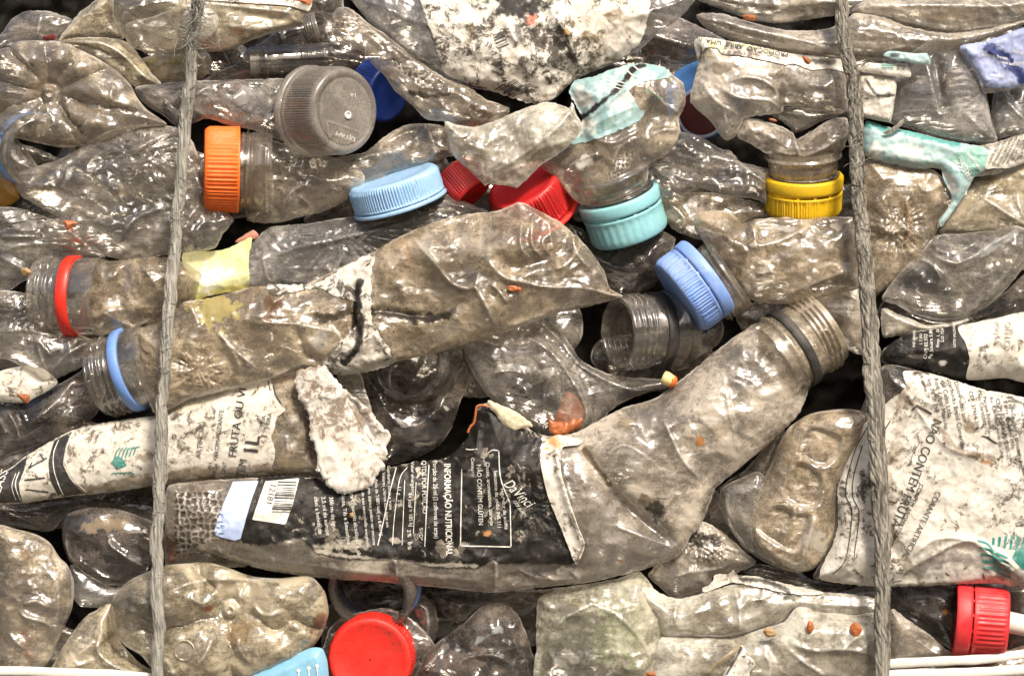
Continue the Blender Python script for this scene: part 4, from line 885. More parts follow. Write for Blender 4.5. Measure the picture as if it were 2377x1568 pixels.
# labelled bottle upside down
th, sh, o = shell('folded bottle with an upside down label strip left of the right rope', cC((335,240),(560,265),(760,320),(900,350),(1100,410),(1250,440),(1262,560),(1265,690),(1130,690),(880,660),(860,700),(640,735),(600,800),(560,862),(500,865),(430,760),(300,640),(310,540),(345,400)),
       45, 'pet_pale', 46, R=56, cr=[(7,90,0,1.5),(2.5,26,0,1)],
       feats=[('k', cC((530,510),(640,490),(760,520),(830,590),(810,640)), 12, 10, .9), ('k', cC((480,560),(600,620),(780,640),(850,690)), 14, 14, .8), ('v', cC((860,440),(900,540),(880,640)), 15, 18), ('x', *P1(cC,(870,580)), 16, 34, 0, (.14,.12,.10), .75), ('x', *P1(cC,(500,440)), 40, 22, -20, BR, .65),
              ('k', cC((350,500),(450,640),(600,720)), 8, 10, .6), ('nub', *P1(cC,(560,780)), 4, 2), ('d', *P1(cC,(1060,560)), 50, 40, 0, 12), ('k', cC((900,660),(1100,690),(1260,680)), 8, 8, .7), ('x', *P1(cC,(400,330)), 24, 16, 0, (.30,.27,.12), .6), ('k', cC((1150,430),(1180,560),(1170,680)), 6, 8, .6)])
lb = over(sh, cC((332,240),(560,265),(760,305),(900,335),(1110,365),(1262,380),(1262,450),(1150,430),(1050,440),(930,400),(880,408),(750,380),(600,352),(500,345),(455,305),(385,305),(345,370)), 4, jag=1.2, cr=[(3,30,0,1)],
          feats=[('x', *P1(cC,(430,280)), 40, 16, -10, (.58,.56,.22), .6), ('x', *P1(cC,(700,300)), 70, 10, -12, (.62,.60,.30), .5), ('x', *P1(cC,(1130,385)), 40, 10, 0, BK, .8)])
l1 = lb.build(th, 'label', M['label'], parent=o)
writing(th, lb, [('PROMOÇÃO  ABRA  UMA  hₑO', *P1(cC, (905, 333)), 180-9.5, 15, 1.12)], M['print_black'], l1)
th.finish()
single('small triangular plastic piece between the folded bottle and the yellow capped one', cC((780,700),(900,670),(1100,690),(1250,700),(1100,760),(960,825),(900,780)), 15, 'pet_b', 16, name='plastic_scrap', cat='plastic scrap')
# right of rope : white scraps, grey label pieces
th = Thing('label_scrap', 'grey green label scrap with tiny print right of the right rope', 'label', P1(cC, (1480, 420)), 60)
lb = Sheet(cC((1320,385),(1500,400),(1640,400),(1665,480),(1500,470),(1330,440)), 62, 6, 10, seed=12, cr=[(4,30,0,1)])
o = lb.build(th, 'paper', M['label']); shapes(th, lb, [stripe(*cC((1480,400+9*i),(1565,395+11*i)), 2) for i in range(4)], M['green_tint'], o, 'printed_stripe')
writing(th, lb, [('100T', *P1(cC,(1605,385)), -90, 11)], M['print_black'], o); th.finish()
th = Thing('label_scrap', 'teal and white torn label corner under the long top right bottle', 'label', P1(cC, (1650, 360)), 80)
lb = Sheet(cC((1500,345),(1540,318),(1700,335),(1770,335),(1790,400),(1700,400),(1580,375)), 80, 6, 8, seed=14, cr=[(5,20,0,1)], feats=[('x',*P1(cC,(1580,340)),22,8,0,BK,.9)])
lb.build(th, 'label_scrap', M['label_aqua']); th.finish()
th = Thing('paper_scrap', 'crumpled white paper block right of the right rope', 'paper', P1(cC, (1450, 640)), 30)
lb = Sheet(cC((1340,460),(1560,490),(1570,600),(1540,770,1),(1400,740),(1340,700)), 42, 16, 12, seed=16, cr=[(8,40,70,1.5),(2,12,0,1)], feats=[('k', cC((1360,570),(1450,600),(1560,560)), 12, 8, .9), ('xl', cC((1380,500),(1450,600),(1560,600)), 4, BK, .9)])
lb.build(th, 'paper_scrap', M['label']); th.finish()
# cylinder grey bottle
single('upright clear ribbed bottle shoulder right of the white paper block', cC((1560,520),(1640,450),(1700,380),(1780,330),(1860,300),(1970,290),(2040,390),(2110,500),(2150,620),(2175,760),(2210,880),(2120,900),(1980,885),(1800,850),(1650,800),(1530,760),(1550,640)),
       10, 'pet_grey', 60, R=90, p=1.9, cr=[(3,90,80,2)], feats=[('v', cC((1820,340),(1830,500),(1850,640),(1880,700)), 26, 13), ('k', cC((1740,360),(1790,550),(1840,740)), 7, 10, .5), ('k', cC((1990,310),(2100,540),(2160,740)), 6, 9, .4), ('x', *P1(cC,(1845,500)), 14, 62, 5, (.07,.06,.055), .85)]
       + [('k', cC((1900,430+42*i),(1990,415+42*i),(2060,430+42*i)), 1.0, 4, .3) for i in range(7)])
th = Thing('wrapper', 'violet blue wrapper with white print at the right edge', 'wrapper', P1(cC, (2200, 390)), 55)
lb = Sheet(cC((1980,290),(2130,262),(2250,220),(2420,180),(2420,480),(2310,545),(2140,540),(2100,470),(2040,380)), 50, 12, 14, seed=18, cr=[(9,60,45,1.5),(2,16,0,1)], jag=.8,
           feats=[('xl', cC((2150,300),(2240,350),(2330,450),(2420,520)), 16, (.02,.03,.12), 1), ('k', cC((2100,290),(2200,350),(2290,460)), 9, 9, .6)])
o = lb.build(th, 'film', M['violet'], back=False)
writing(th, lb, [('pontos fracos', *P1(cC,(2110,350)), -8, 11), ('lorem sabor', *P1(cC,(2200,395)), -8, 11), ('nutrição', *P1(cC,(2310,395)), -8, 10), ('integral', *P1(cC,(2300,330)), -8, 13), ('seco mg', *P1(cC,(2160,475)), -8, 10)], M['print_white'], o, wear=.25); th.finish()
# film at far right, under wrapper
single('clear shiny film at the right edge below the violet wrapper', cC((2200,560),(2300,550),(2420,500),(2420,900),(2300,850),(2200,860),(2170,740)), -15, 'pet_grey', 26, feats=[('k', cC((2250,580),(2280,660),(2380,760)), 10, 9, 1), ('k', cC((2190,560),(2170,740)), 6, 8, .6)], name='crushed_film', cat='plastic film')
# aqua label film
th, sh, o = shell('crumpled bottle under a long aqua label right of the right rope', cC((1390,760),(1500,790),(1700,830),(1900,880),(2090,910),(2200,890),(2300,860),(2420,830),(2420,980),(2300,1050),(2180,1090),(2060,1110),(2000,1220),(1850,1420),(1840,1380),(1930,1240),(1860,1060),(1700,1050),(1500,1010),(1380,960)),
       22, 'pet_pale', 22, R=24, cr=[(5,60,-15,2),(1.5,16,0,1)], feats=[])
lb = over(sh, cC((1390,762),(1500,790),(1700,830),(1900,880),(2100,915),(2150,950),(2130,1050),(2060,1110),(2000,1220),(1860,1412),(1845,1380),(1930,1250),(1870,1110),(1850,1045),(1700,1045),(1500,1005),(1385,955)), 2.5, jag=.6, cr=[(5,50,-20,2),(1.5,14,0,1)],
          feats=[('x', *P1(cC,(1640,950)), 70, 22, -8, (.70,.74,.68), .75), ('x', *P1(cC,(1440,930)), 26, 18, 20, WH, .9), ('xl', cC((1390,780),(1600,820),(1950,890)), 13, (.05,.30,.28), .85), ('x', *P1(cC,(1840,1080)), 18, 16, 0, WH, .9), ('x', *P1(cC,(1920,1160)), 16, 34, 20, WH, .8)])
l1 = lb.build(th, 'label', M['label_aqua'], parent=o)
shapes(th, lb, [cC((2000,930),(2100,920),(2145,955),(2130,1040),(2060,1105),(1990,1040),(1900,1000))], M['green_tint'], l1, 'printed_band', 1)
writing(th, lb, [('FRESC', *P1(cC,(2062,1108)), 128, 22), ('REFRESCANTE', *P1(cC,(2105,1060)), 128, 8), ('sabor natural', *P1(cC,(2090,1040)), 128, 6)], M['print_white'], l1, off=2.4)
lb2 = over(sh, cC((2160,940),(2250,900),(2350,850),(2420,835),(2420,980),(2290,1045),(2180,1050),(2125,1050)), 3.5, jag=1, cr=[(6,24,70,1)])
l2 = lb2.build(th, 'label', M['label'], parent=o)
writing(th, lb2, [('LIGADE AÇÚCAR ZERO', *P1(cC,(2150,1035)), 62, 9), ('CONSERVADOR INS 211', *P1(cC,(2180,1040)), 62, 9), ('ÁGUA E SAIS MINERAIS', *P1(cC,(2210,1040)), 62, 9), ('VALIDADE NO GARGALO', *P1(cC,(2240,1030)), 62, 9), ('IND BRASILEIRA LTDA', *P1(cC,(2270,1025)), 62, 9), ('REG MS 5.0212', *P1(cC,(2300,1010)), 62, 9), ('LOTE 0042 PET', *P1(cC,(2330,1000)), 62, 9), ('SAC 0800', *P1(cC,(2355,980)), 62, 9)], M['print_black'], l2, wear=.2)
th.finish()
single('small grey twig like splinter lying on the aqua label', cC((1500,830),(1560,790),(1630,738),(1645,745),(1600,790),(1540,832)), 52, 'rope_dark', 3, name='twig', cat='twig', step=3)
# yellow cap bottle
th, sh, o = shell('crumpled bottle pointing down with a yellow cap', cC((590,850),(620,740),(660,735),(760,760),(860,790),(935,830),(960,870),(1080,800),(1180,740),(1265,740),(1285,830),(1250,920),(1190,980),(1060,1020),(960,1010),(860,1000),(740,940),(660,890)),
       32, 'pet_pale', 44, R=44, cr=[(6,70,20,1.5),(2.5,22,0,1)], feats=[('k', cC((935,830),(950,920),(975,985),(1010,1010)), 14, 12, 1), ('k', cC((980,990),(1100,940),(1200,880),(1270,840)), 12, 11, .9), ('x', *P1(cC,(1090,880)), 40, 20, 20, (.14,.11,.08), .8), ('k', cC((660,780),(690,860),(760,910)), 10, 9, .9), ('k', cC((640,740),(780,780),(900,830)), 8, 9, .8), ('k', cC((780,940),(900,970),(990,1010)), 8, 9, .9), ('d', *P1(cC,(800,850)), 26, 18, -30, 12)])
neck(th, (1866, 352, 4), (.04, .95, -.30), 82, 84, M['necktan'], threads=3, parent=o, collar_r=1.1)
cp = cap(th, (1869, 404, -12), (.015, .955, -.30), 91, 92, M['yellow'], ribs=84, ring=True, parent=o, ra=1.7, gap=6, ring_h=.34); th.finish()
# dark crumpled film left of the yellow cap
single('dusty purple tinted film between the teal and yellow caps', cM((1430,330),(1500,250),(1600,220),(1700,215),(1850,260),(1960,330),(2040,350),(2120,430),(2310,480),(2300,620),(2290,710),(2200,680),(2100,670),(1950,650),(1830,600),(1720,650),(1600,680),(1520,620),(1540,560),(1480,440)),
       0, 'pet_b', 36, R=34, cr=[(9,70,-20,1.8),(3.5,22,0,1)], feats=[('k', cM((1880,380),(2050,420),(2190,440)), 12, 9, 1), ('k', cM((1600,500),(1750,560),(1950,590),(2200,600),(2300,650)), 11, 11, .9), ('k', cM((2040,350),(2100,430),(2200,520),(2290,580)), 10, 9, .9), ('x', *P1(cM,(2060,620)), 46, 12, -8, WH, .6), ('k', cM((1540,510),(1600,540),(1640,600)), 9, 7, 1), ('k', cM((2130,480),(2150,560),(2120,640)), 7, 7, .8)], name='crushed_film', cat='plastic film')
# ================================================================== CENTRE RIGHT
single('dark bottle base with moulding ring behind the teal cap', cM((880,860),(1000,900),(1100,1030),(1280,1010),(1500,900),(1650,960),(1600,1100),(1550,1250),(1450,1320),(1280,1380),(1180,1320),(1050,1180),(940,1020)), -55, 'pet_dark', 44, R=60,
       feats=[('nub', *P1(cM,(1390,1110)), 11, 7), ('k', cM((1000,1010),(1150,1050),(1250,1020)), 9, 9, .7), ('k', cM((1640,690),(1700,800),(1690,930)), 6, 8, .5)])
single('dusty bottle side in the shade between the teal cap and the blue capped bottle', cM((1560,680),(1700,640),(1900,640),(2100,680),(2280,720),(2310,820),(2150,880),(2100,1000),(1950,1000),(1760,950),(1640,900),(1560,800)), -40, 'pet_tan', 30, feats=[('k', cM((1590,700),(1700,820),(1690,940)), 8, 9, .5)])
th, sh, o = shell('shiny crushed bottle with a blue cap at its left end', cF((130,60),(300,60),(400,140),(500,115),(700,100),(900,98),(1050,98),(1180,110),(1220,250),(1230,450),(1215,590),(1100,620),(900,670),(750,700),(550,695),(420,650),(330,560),(280,470),(200,380),(130,260),(70,180),(70,90)),
       38, 'pet_tan', 58, R=74, step=3.8, cr=[(7,110,10,2),(2.5,28,0,1.3)],
       feats=[('box', cF((490,160),(560,130),(700,140),(860,150),(760,210),(600,270),(500,270)), -8, 7), ('k', cF((420,320),(600,280),(760,215),(870,160)), 12, 11, .9), ('k', cF((470,150),(480,260),(430,310)), 10, 9, 1), ('x', *P1(cF,(700,180)), 46, 10, -12, WH, .75), ('x', *P1(cF,(1040,160)), 26, 12, 0, WH, .7),
              ('k', cF((480,500),(560,485),(630,490)), 9, 9, 1), ('k', cF((460,590),(540,570),(620,550)), 9, 9, 1), ('k', cF((560,690),(800,600),(1000,520),(1180,460)), 10, 12, .6), ('v', cF((1160,120),(1180,300),(1190,520)), 8, 12), ('x', *P1(cF,(900,300)), 90, 46, 5, (.50,.46,.38), .5), ('xl', cF((390,150),(350,280),(400,400),(380,520)), 16, BR, .6), ('k', cF((330,260),(400,300),(420,360)), 6, 12, .4)])
neck(th, (1694, 636, 14), (-.82, .55, -.06), 92, 62, M['necktan'], threads=2, parent=o, collar=True, collar_r=1.04)
cp = cap(th, (1646, 640, 30), (-.80, .58, .12), 100, 88, M['blue'], ribs=80, ring=True, parent=o, ra=2.2, gap=3, ring_h=.34); th.finish()
single('crumpled bottle end right of the right rope below the aqua label', cC((1400,1000),(1600,1040),(1800,1060),(1870,1120),(1930,1250),(1850,1400),(1780,1560),(1700,1660),(1560,1760),(1430,1850),(1380,1700),(1380,1400),(1370,1180)), 5, 'pet_tan', 40, R=50,
       feats=[('k', cC((1620,1230),(1640,1340),(1640,1480),(1590,1540)), 13, 9, .8), ('k', cC((1450,1400),(1540,1460),(1600,1420),(1650,1460)), 12, 11, .9), ('k', cC((1700,1130),(1760,1200),(1870,1130)), 8, 9, .7), ('xl', cC((1620,1240),(1645,1400),(1620,1500)), 5, (.30,.14,.04), .8), ('rad', *P1(cC,(1560,1420)), 14, 8, 16, 90)])
single('amber streaked clear film at the right edge below the aqua label', cC((1860,1420),(2000,1230),(2070,1120),(2200,1090),(2330,1040),(2420,1000),(2420,1420),(2200,1450),(2000,1460),(1850,1450)), -8, 'pet_gold', 34, R=34,
       feats=[('x', *P1(cC,(2150,1130)), 70, 20, 12, (.30,.22,.08), .7), ('k', cC((2100,1230),(2250,1330),(2400,1420)), 12, 12, 1), ('k', cC((2330,1200),(2340,1300),(2420,1420)), 9, 9, .9), ('k', cC((1860,1430),(2100,1440),(2400,1400)), 6, 8, .8), ('k', cC((2300,1040),(2370,1110)), 8, 9, .8)], name='crushed_film', cat='plastic film')
single('glossy bottle end with a swirl fold at the right edge', cF((1380,670),(1450,560),(1560,420),(1640,370),(1760,230),(1950,215),(2150,190),(2330,160),(2440,230),(2440,330),(2300,540),(2150,690),(1980,790),(1800,810),(1620,780),(1480,710)),
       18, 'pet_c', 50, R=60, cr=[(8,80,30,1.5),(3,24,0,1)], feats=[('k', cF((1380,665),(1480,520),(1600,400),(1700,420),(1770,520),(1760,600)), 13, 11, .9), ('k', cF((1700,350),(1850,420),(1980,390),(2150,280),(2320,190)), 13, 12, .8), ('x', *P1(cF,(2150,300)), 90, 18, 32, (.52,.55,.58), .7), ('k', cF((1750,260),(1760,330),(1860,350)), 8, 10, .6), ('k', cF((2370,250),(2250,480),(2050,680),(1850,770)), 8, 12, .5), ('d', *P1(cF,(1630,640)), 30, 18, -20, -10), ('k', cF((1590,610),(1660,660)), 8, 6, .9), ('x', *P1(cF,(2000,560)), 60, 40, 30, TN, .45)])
single('smoky dark bottle side below the swirl folded one at the right edge', cF((1550,770),(1750,815),(1900,810),(2050,760),(2250,620),(2440,450),(2440,720),(2200,790),(2000,850),(1800,880),(1650,860)), -40, 'pet_dark', 30, feats=[('k', cF((2300,560),(2340,640)), 6, 8, .7)])
single('smooth milky film fold right of the right rope', cF((1380,740),(1500,780),(1620,830),(1700,860),(1850,840),(2010,800),(1900,870),(1750,890),(1600,900),(1480,930),(1390,930)), 8, 'pet_white', 16, R=16, cr=[(3,60,0,2)], feats=[('k', cF((1390,760),(1560,820),(1700,870)), 8, 9, .8)], name='crushed_film', cat='plastic film')
single('smooth pale translucent film left of the right rope behind the big open neck', cF((850,680),(1050,620),(1220,600),(1250,800),(1250,1050),(1150,1030),(1050,960),(980,840),(880,750)), -15, 'pet_pale', 22, cr=[(4,70,0,1)], feats=[('k', cF((1060,620),(1150,650),(1230,690)), 8, 8, 1)], name='crushed_film', cat='plastic film')
th, sh, o = shell('bottle with a black and off white label at the right edge', cF((1380,1040),(1480,960),(1600,900),(1750,885),(1920,865),(2150,810),(2440,780),(2440,1240),(2240,1225),(1970,1235),(1800,1210),(1600,1160),(1500,1130),(1390,1120)), 22, 'pet_dark', 50, R=60, cr=[(5,90,10,2.5),(2,24,0,1)], feats=[('k', cF((1400,1060),(1550,1080),(1780,1110)), 8, 9, .6)])
lb = over(sh, cF((1480,960),(1560,925),(1750,888),(1915,870),(1950,980),(1978,1100),(1975,1235),(1800,1210),(1620,1165),(1500,1130),(1400,1110),(1400,1030)), 2.5, jag=1.4, cr=[(5,40,0,2),(1.5,12,0,1)], feats=[('x', *P1(cF,(1790,1110)), 12, 8, 0, WH, .9), ('x', *P1(cF,(1600,1100)), 60, 12, 0, (.10,.09,.08), .8)])
l1 = lb.build(th, 'label', M['label_black'], parent=o)
writing(th, lb, [('CNPJ 02.332', *P1(cF,(1680,1090)), 86, 11), ('Pq. Jussara 5.86', *P1(cF,(1715,1090)), 86, 11), ('Resp. L. 00', *P1(cF,(1765,1010)), 84, 10), ('S.O 724', *P1(cF,(1800,975)), 84, 10), ('IND BRASIL', *P1(cF,(1600,1010)), 84, 8), ('L 5.001', *P1(cF,(1650,990)), 84, 9), ('LOTE VALIDADE', *P1(cF,(1880,1010)), 86, 8)], M['print_white'], l1, wear=.3)
lb = over(sh, cF((1915,868),(2150,815),(2440,780),(2440,1240),(2240,1222),(1976,1236),(1980,1100),(1952,980)), 3.4, jag=.4, cr=[(3,60,0,2)], feats=[('x', *P1(cF,(2100,1190)), 90, 12, 0, (.50,.44,.40), .5)])
l1 = lb.build(th, 'label', M['label'], parent=o)
writing(th, lb, [('H-HOK', *P1(cF,(2180,970)), 84, 15), ('OTEJO', *P1(cF,(2255,1010)), 84, 20)], M['print_grey'], l1, wear=.35); th.finish()
# open neck with black ring
th, sh, o = shell('clear bottle with a wide open threaded neck and black ring right of centre', cE((2130,640),(2300,620),(2376,760),(2500,800),(2640,760),(2700,860),(2680,960),(2560,1080),(2430,1160),(2330,1160),(2330,950),(2250,720)), -25, 'pet_c', 40, R=50, feats=[('k', cE((2340,900),(2450,960),(2600,900)), 10, 11, .9), ('v', cE((2400,800),(2480,900),(2560,860)), 14, 14), ('k', cE((2300,1140),(2450,1120),(2600,1020)), 8, 10, .8)])
neck(th, (1572, 764, -40), (-.88, .05, .46), 86, 158, M['neckpet'], threads=4, ring=True, ringmat=M['ringblack'], parent=o, ringpos=.36, ringw=.17, collar=True, collar_r=1.10, seed=4); th.finish()
th, sh, o = shell('glassy bottle shoulder pinched into a point towards the right', cE((880,980),(1000,930),(1200,880),(1420,820),(1560,900),(1700,1100),(1850,1180),(2000,1220),(2200,1230),(2320,1250),(2300,1290),(2150,1330),(2000,1390),(1900,1460),(1830,1560),(1700,1640),(1500,1650),(1330,1560),(1180,1450),(1050,1350),(960,1220),(900,1100)),
       5, 'pet_c', 50, R=64, cr=[(5,80,30,1.5),(2.5,30,0,1)], feats=[('k', cE((1420,830),(1560,970),(1700,1130),(1900,1250),(2100,1310),(2290,1280)), 14, 14, .8), ('k', cE((1200,890),(1440,1000),(1600,1180),(1720,1400),(1740,1560)), 10, 12, .5), ('k', cE((890,1000),(920,1120),(1010,1280),(1150,1400)), 9, 9, .7), ('nub', *P1(cE,(1430,1100)), 14, 6),
              ('k', cE((1180,1290),(1260,1270),(1320,1330),(1240,1360)), 12, 9, .6), ('k', cE((1060,1190),(1200,1170),(1300,1190)), 10, 8, .5), ('k', cE((1430,1450),(1460,1250),(1520,1180)), 8, 9, .4), ('v', cE((1230,890),(1450,930),(1600,1060)), 12, 22), ('x', *P1(cE,(1700,1450)), 14, 60, 0, (.40,.15,.06), .5), ('x', *P1(cE,(1880,1290)), 44, 26, -20, (.50,.49,.48), .45)])
th.finish()
th = Thing('label_scrap', 'torn orange label piece showing inside the pinched bottle', 'label', P1(cE, (1620, 1460)), 60)
lb = Sheet(cE((1600,1330),(1660,1350),(1720,1450),(1715,1520),(1690,1570),(1620,1610),(1560,1640),(1490,1600),(1470,1470),(1510,1530),(1560,1420)), 34, 6, 8, seed=21, cr=[(6,24,60,1.5)], jag=1.5, step=3)
lb.build(th, 'label_scrap', M['rust']); th.finish()
th = Thing('orange_tip', 'bright yellow and orange plastic tip at the end of the pinched film', 'plastic scrap', P1(cE, (2310, 1240)), 60)
V, F = lathe((*P1(cE, (2275, 1215)), 55), (.9, .45, .1), [(0, 1), (0, 14), (8, 16), (22, 15), (28, 10), (30, 1)], 30, nz=2); o = th.add('tip', V, F, M['yellow'])
V, F = lathe((*P1(cE, (2335, 1245)), 55), (.9, .45, .1), [(0, 1), (0, 15), (6, 14), (12, 8), (13, 1)], 30, nz=2); th.add('tip_end', V, F, M['orange']); th.finish()
M['lemon'] = solid('glossy_lemon_plastic', (.80, .68, .30), .2, (.5, .3, .05), .3, .2); o.data.materials[0] = M['lemon']
# glassy open neck under the long main bottle
th, sh, o = shell('dark glassy bottle with an open neck under the long main bottle', cE((200,1200),(400,1350),(600,1330),(760,1200),(850,1020),(880,1100),(920,1240),(850,1400),(800,1560),(700,1700),(500,1800),(300,1830),(230,1600),(210,1400)), -50, 'pet_dark', 60, R=90, cr=[(4,80,0,1)],
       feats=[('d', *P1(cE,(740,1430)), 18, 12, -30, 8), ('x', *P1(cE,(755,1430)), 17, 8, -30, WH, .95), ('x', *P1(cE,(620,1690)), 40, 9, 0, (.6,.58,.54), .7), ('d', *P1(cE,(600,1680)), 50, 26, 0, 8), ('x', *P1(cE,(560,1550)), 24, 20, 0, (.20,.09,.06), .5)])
neck(th, (978, 838, -60), (-.36, -.02, .93), 92, 95, M['neckdark'], threads=4, parent=o, collar=True, collar_r=1.12, seed=8); th.finish()
th = Thing('label_scrap', 'cream scrap of paper on the black label below the pinched bottle', 'paper', P1(cJ, (880, 370)), 62)
lb = Sheet(cJ((735,262),(800,285),(900,330),(1000,400),(1010,425),(940,435),(890,445),(820,400),(785,350),(740,300)), 70, 5, 8, seed=23, cr=[(3,24,0,1)], jag=1.2, step=3); lb.build(th, 'label_scrap', M['cream']); th.finish()
th = Thing('plastic_ring', 'thin orange plastic loop at the edge of the black label', 'plastic ring', P1(cJ, (670, 370)), 50)
V, F = tube(smooth_open([(*P1(cJ,q),50) for q in ((740,305),(700,292),(665,300),(655,340),(645,400),(620,430),(605,465))]), 3.0, 8); th.add('plastic_ring', V, F, M['rust']); th.finish()
single('grey strip of plastic beside the torn paper', cE((0,1195),(150,1200),(180,1290),(235,1460),(260,1560),(180,1540),(60,1360),(10,1260)), 18, 'pet_pale', 8, name='plastic_scrap', cat='plastic scrap')
# ================================================================== LOWER LEFT : white labelled bottle
th, sh, o = shell('tapering bottle wrapped in a dirty white label reading 1L', [(-40,1120),(20,1090),(60,1060),(110,1030),(160,1003),(200,990),(280,975),(370,963),(440,925),(540,900),(640,870),(700,855),(722,900),(735,960),(745,1040),(760,1104),(700,1103),(600,1106),(500,1112),(380,1122),(260,1140),(150,1152),(50,1166),(-40,1168)],
       18, 'pet_tan', 56, R=80, p=1.9, cr=[(5,120,8,3),(1.5,26,0,1)], feats=[('x', 670, 1010, 34, 50, 0, (.42,.40,.37), .6), ('k', [(668,1010),(672,1050)], 6, 5, .8), ('x', 660,1075, 50, 22, 0, TN, .6)])
lb = over(sh, [(-40,1120),(20,1090),(60,1060),(110,1030),(160,1003),(200,990),(280,975),(370,963),(440,925),(520,905),(624,876),(634,900),(650,935),(664,950),(645,965),(640,990),(632,1010),(640,1050),(634,1080),(640,1104),(500,1112),(380,1122),(260,1140),(150,1152),(50,1166),(-40,1168)], 2.5, jag=1.4, cr=[(2.5,60,8,3),(1.2,10,0,1)],
          feats=[('xl', [(160,1140),(300,1120),(420,1100),(640,1085)], 16, BR, .75), ('x', 350,1060,40,16,10,BR,.7), ('x', 600,1040,24,12,30,BR,.6), ('x', 215,985,34,14,10,(.2,.18,.16),.6), ('x', 440,940,60,16,10,(.45,.36,.20),.6)])
l1 = lb.build(th, 'label', M['label'], parent=o)
blk = [[(-38,1121),(30,1086),(66,1058),(62,1085),(50,1120),(55,1164),(-38,1167)], [(128,1022),(170,1000),(158,1030),(152,1075),(168,1108),(196,1143),(140,1152),(122,1110),(118,1070)]]
shapes(th, lb, blk, M['print_black'], l1, 'printed_band', .9)
wl = [pline([(172,1003),(160,1040),(160,1075),(176,1108),(205,1142)], 2.4), pline([(140,1018),(130,1050),(132,1090),(150,1148)], 2.0), pline([(50,1092),(42,1120),(52,1160)], 2.4), pline([(42,1095),(34,1125),(42,1160)], 1.6)]
shapes(th, lb, wl, M['print_white'], l1, 'printed_line', 1.9)
writing(th, lb, [('CLASS', 2, 1160, 74, 26)], M['print_white'], l1, off=2.2)
bk = [stripe((70,1085),(115,1060), 3.5), stripe((62,1112),(112,1106), 3.5), stripe((64,1133),(118,1140), 3), stripe((72,1085),(80,1070), 3), stripe((96,1050),(108,1066), 3), pline([(636,890),(642,915),(655,935)], 3.5), pline([(622,880),(630,905)], 2.5)]
shapes(th, lb, bk, M['print_black'], l1, 'printed_line', 1.4)
gw = [pline([(268 + 9*i, 1070 - 3*i),(272 + 9*i, 1058 - 2*i),(276 + 9*i, 1046 - 2*i),(284 + 9*i, 1036)], 3.2) for i in range(6)] + [[(262,1072),(276,1056),(290,1062),(300,1078),(280,1086)]]
gw += [pline([(262 + 10*i, 1100 - 2*i),(270 + 10*i, 1094),(276+10*i, 1100)], 2.2) for i in range(5)]
shapes(th, lb, gw, M['green_ink'], l1, 'printed_emblem', 1.4)
writing(th, lb, [('ARTIFICIAL', 470, 1062, 83, 17), ('AROMATIZANTE', 510, 1062, 83, 15), ('FRUTA OU VI', 552, 1060, 82, 27), ('1L', 600, 1056, 82, 46, 1, 0, 0, .8), ('TRIA', 615, 992, 78, 14), ('EIRA', 629, 985, 78, 14), ('TÉM', 566, 1110, 76, 25), ('CONT', 522, 1110, 78, 14), ('SABOR', 498, 1112, 70, 13)], M['print_black'], l1, wear=.12)
th.finish()
# torn paper
th = Thing('torn_paper', 'torn crumpled white paper hanging below the long main bottle', 'paper', (790, 1000), 90)
lb = Sheet([(692,866),(750,852),(775,880),(800,905),(830,930),(858,955),(880,985),(902,1005),(905,1015),(892,1035),(896,1055),(885,1070),(890,1085),(872,1100),(860,1125),(845,1130),(800,1142),(780,1137),(760,1120),(745,1090),(735,1040),(722,1010),(722,965),(708,945),(694,920)], 88, 5, 6, seed=30, jag=3, cr=[(5,60,70,1.6),(1.2,20,20,1.3)], step=3.2,
           feats=[('k', [(800,905),(830,960),(866,1020),(880,1040)], -14, 12, 0), ('xl', [(810,935),(840,990),(870,1035)], 4, BR, .9), ('x', 790,1050,50,50,0,(.42,.33,.24),.35), ('k', [(700,940),(740,920),(775,925)], 8, 10, .3)])
lb.build(th, 'torn_paper', M['paper']); th.finish()
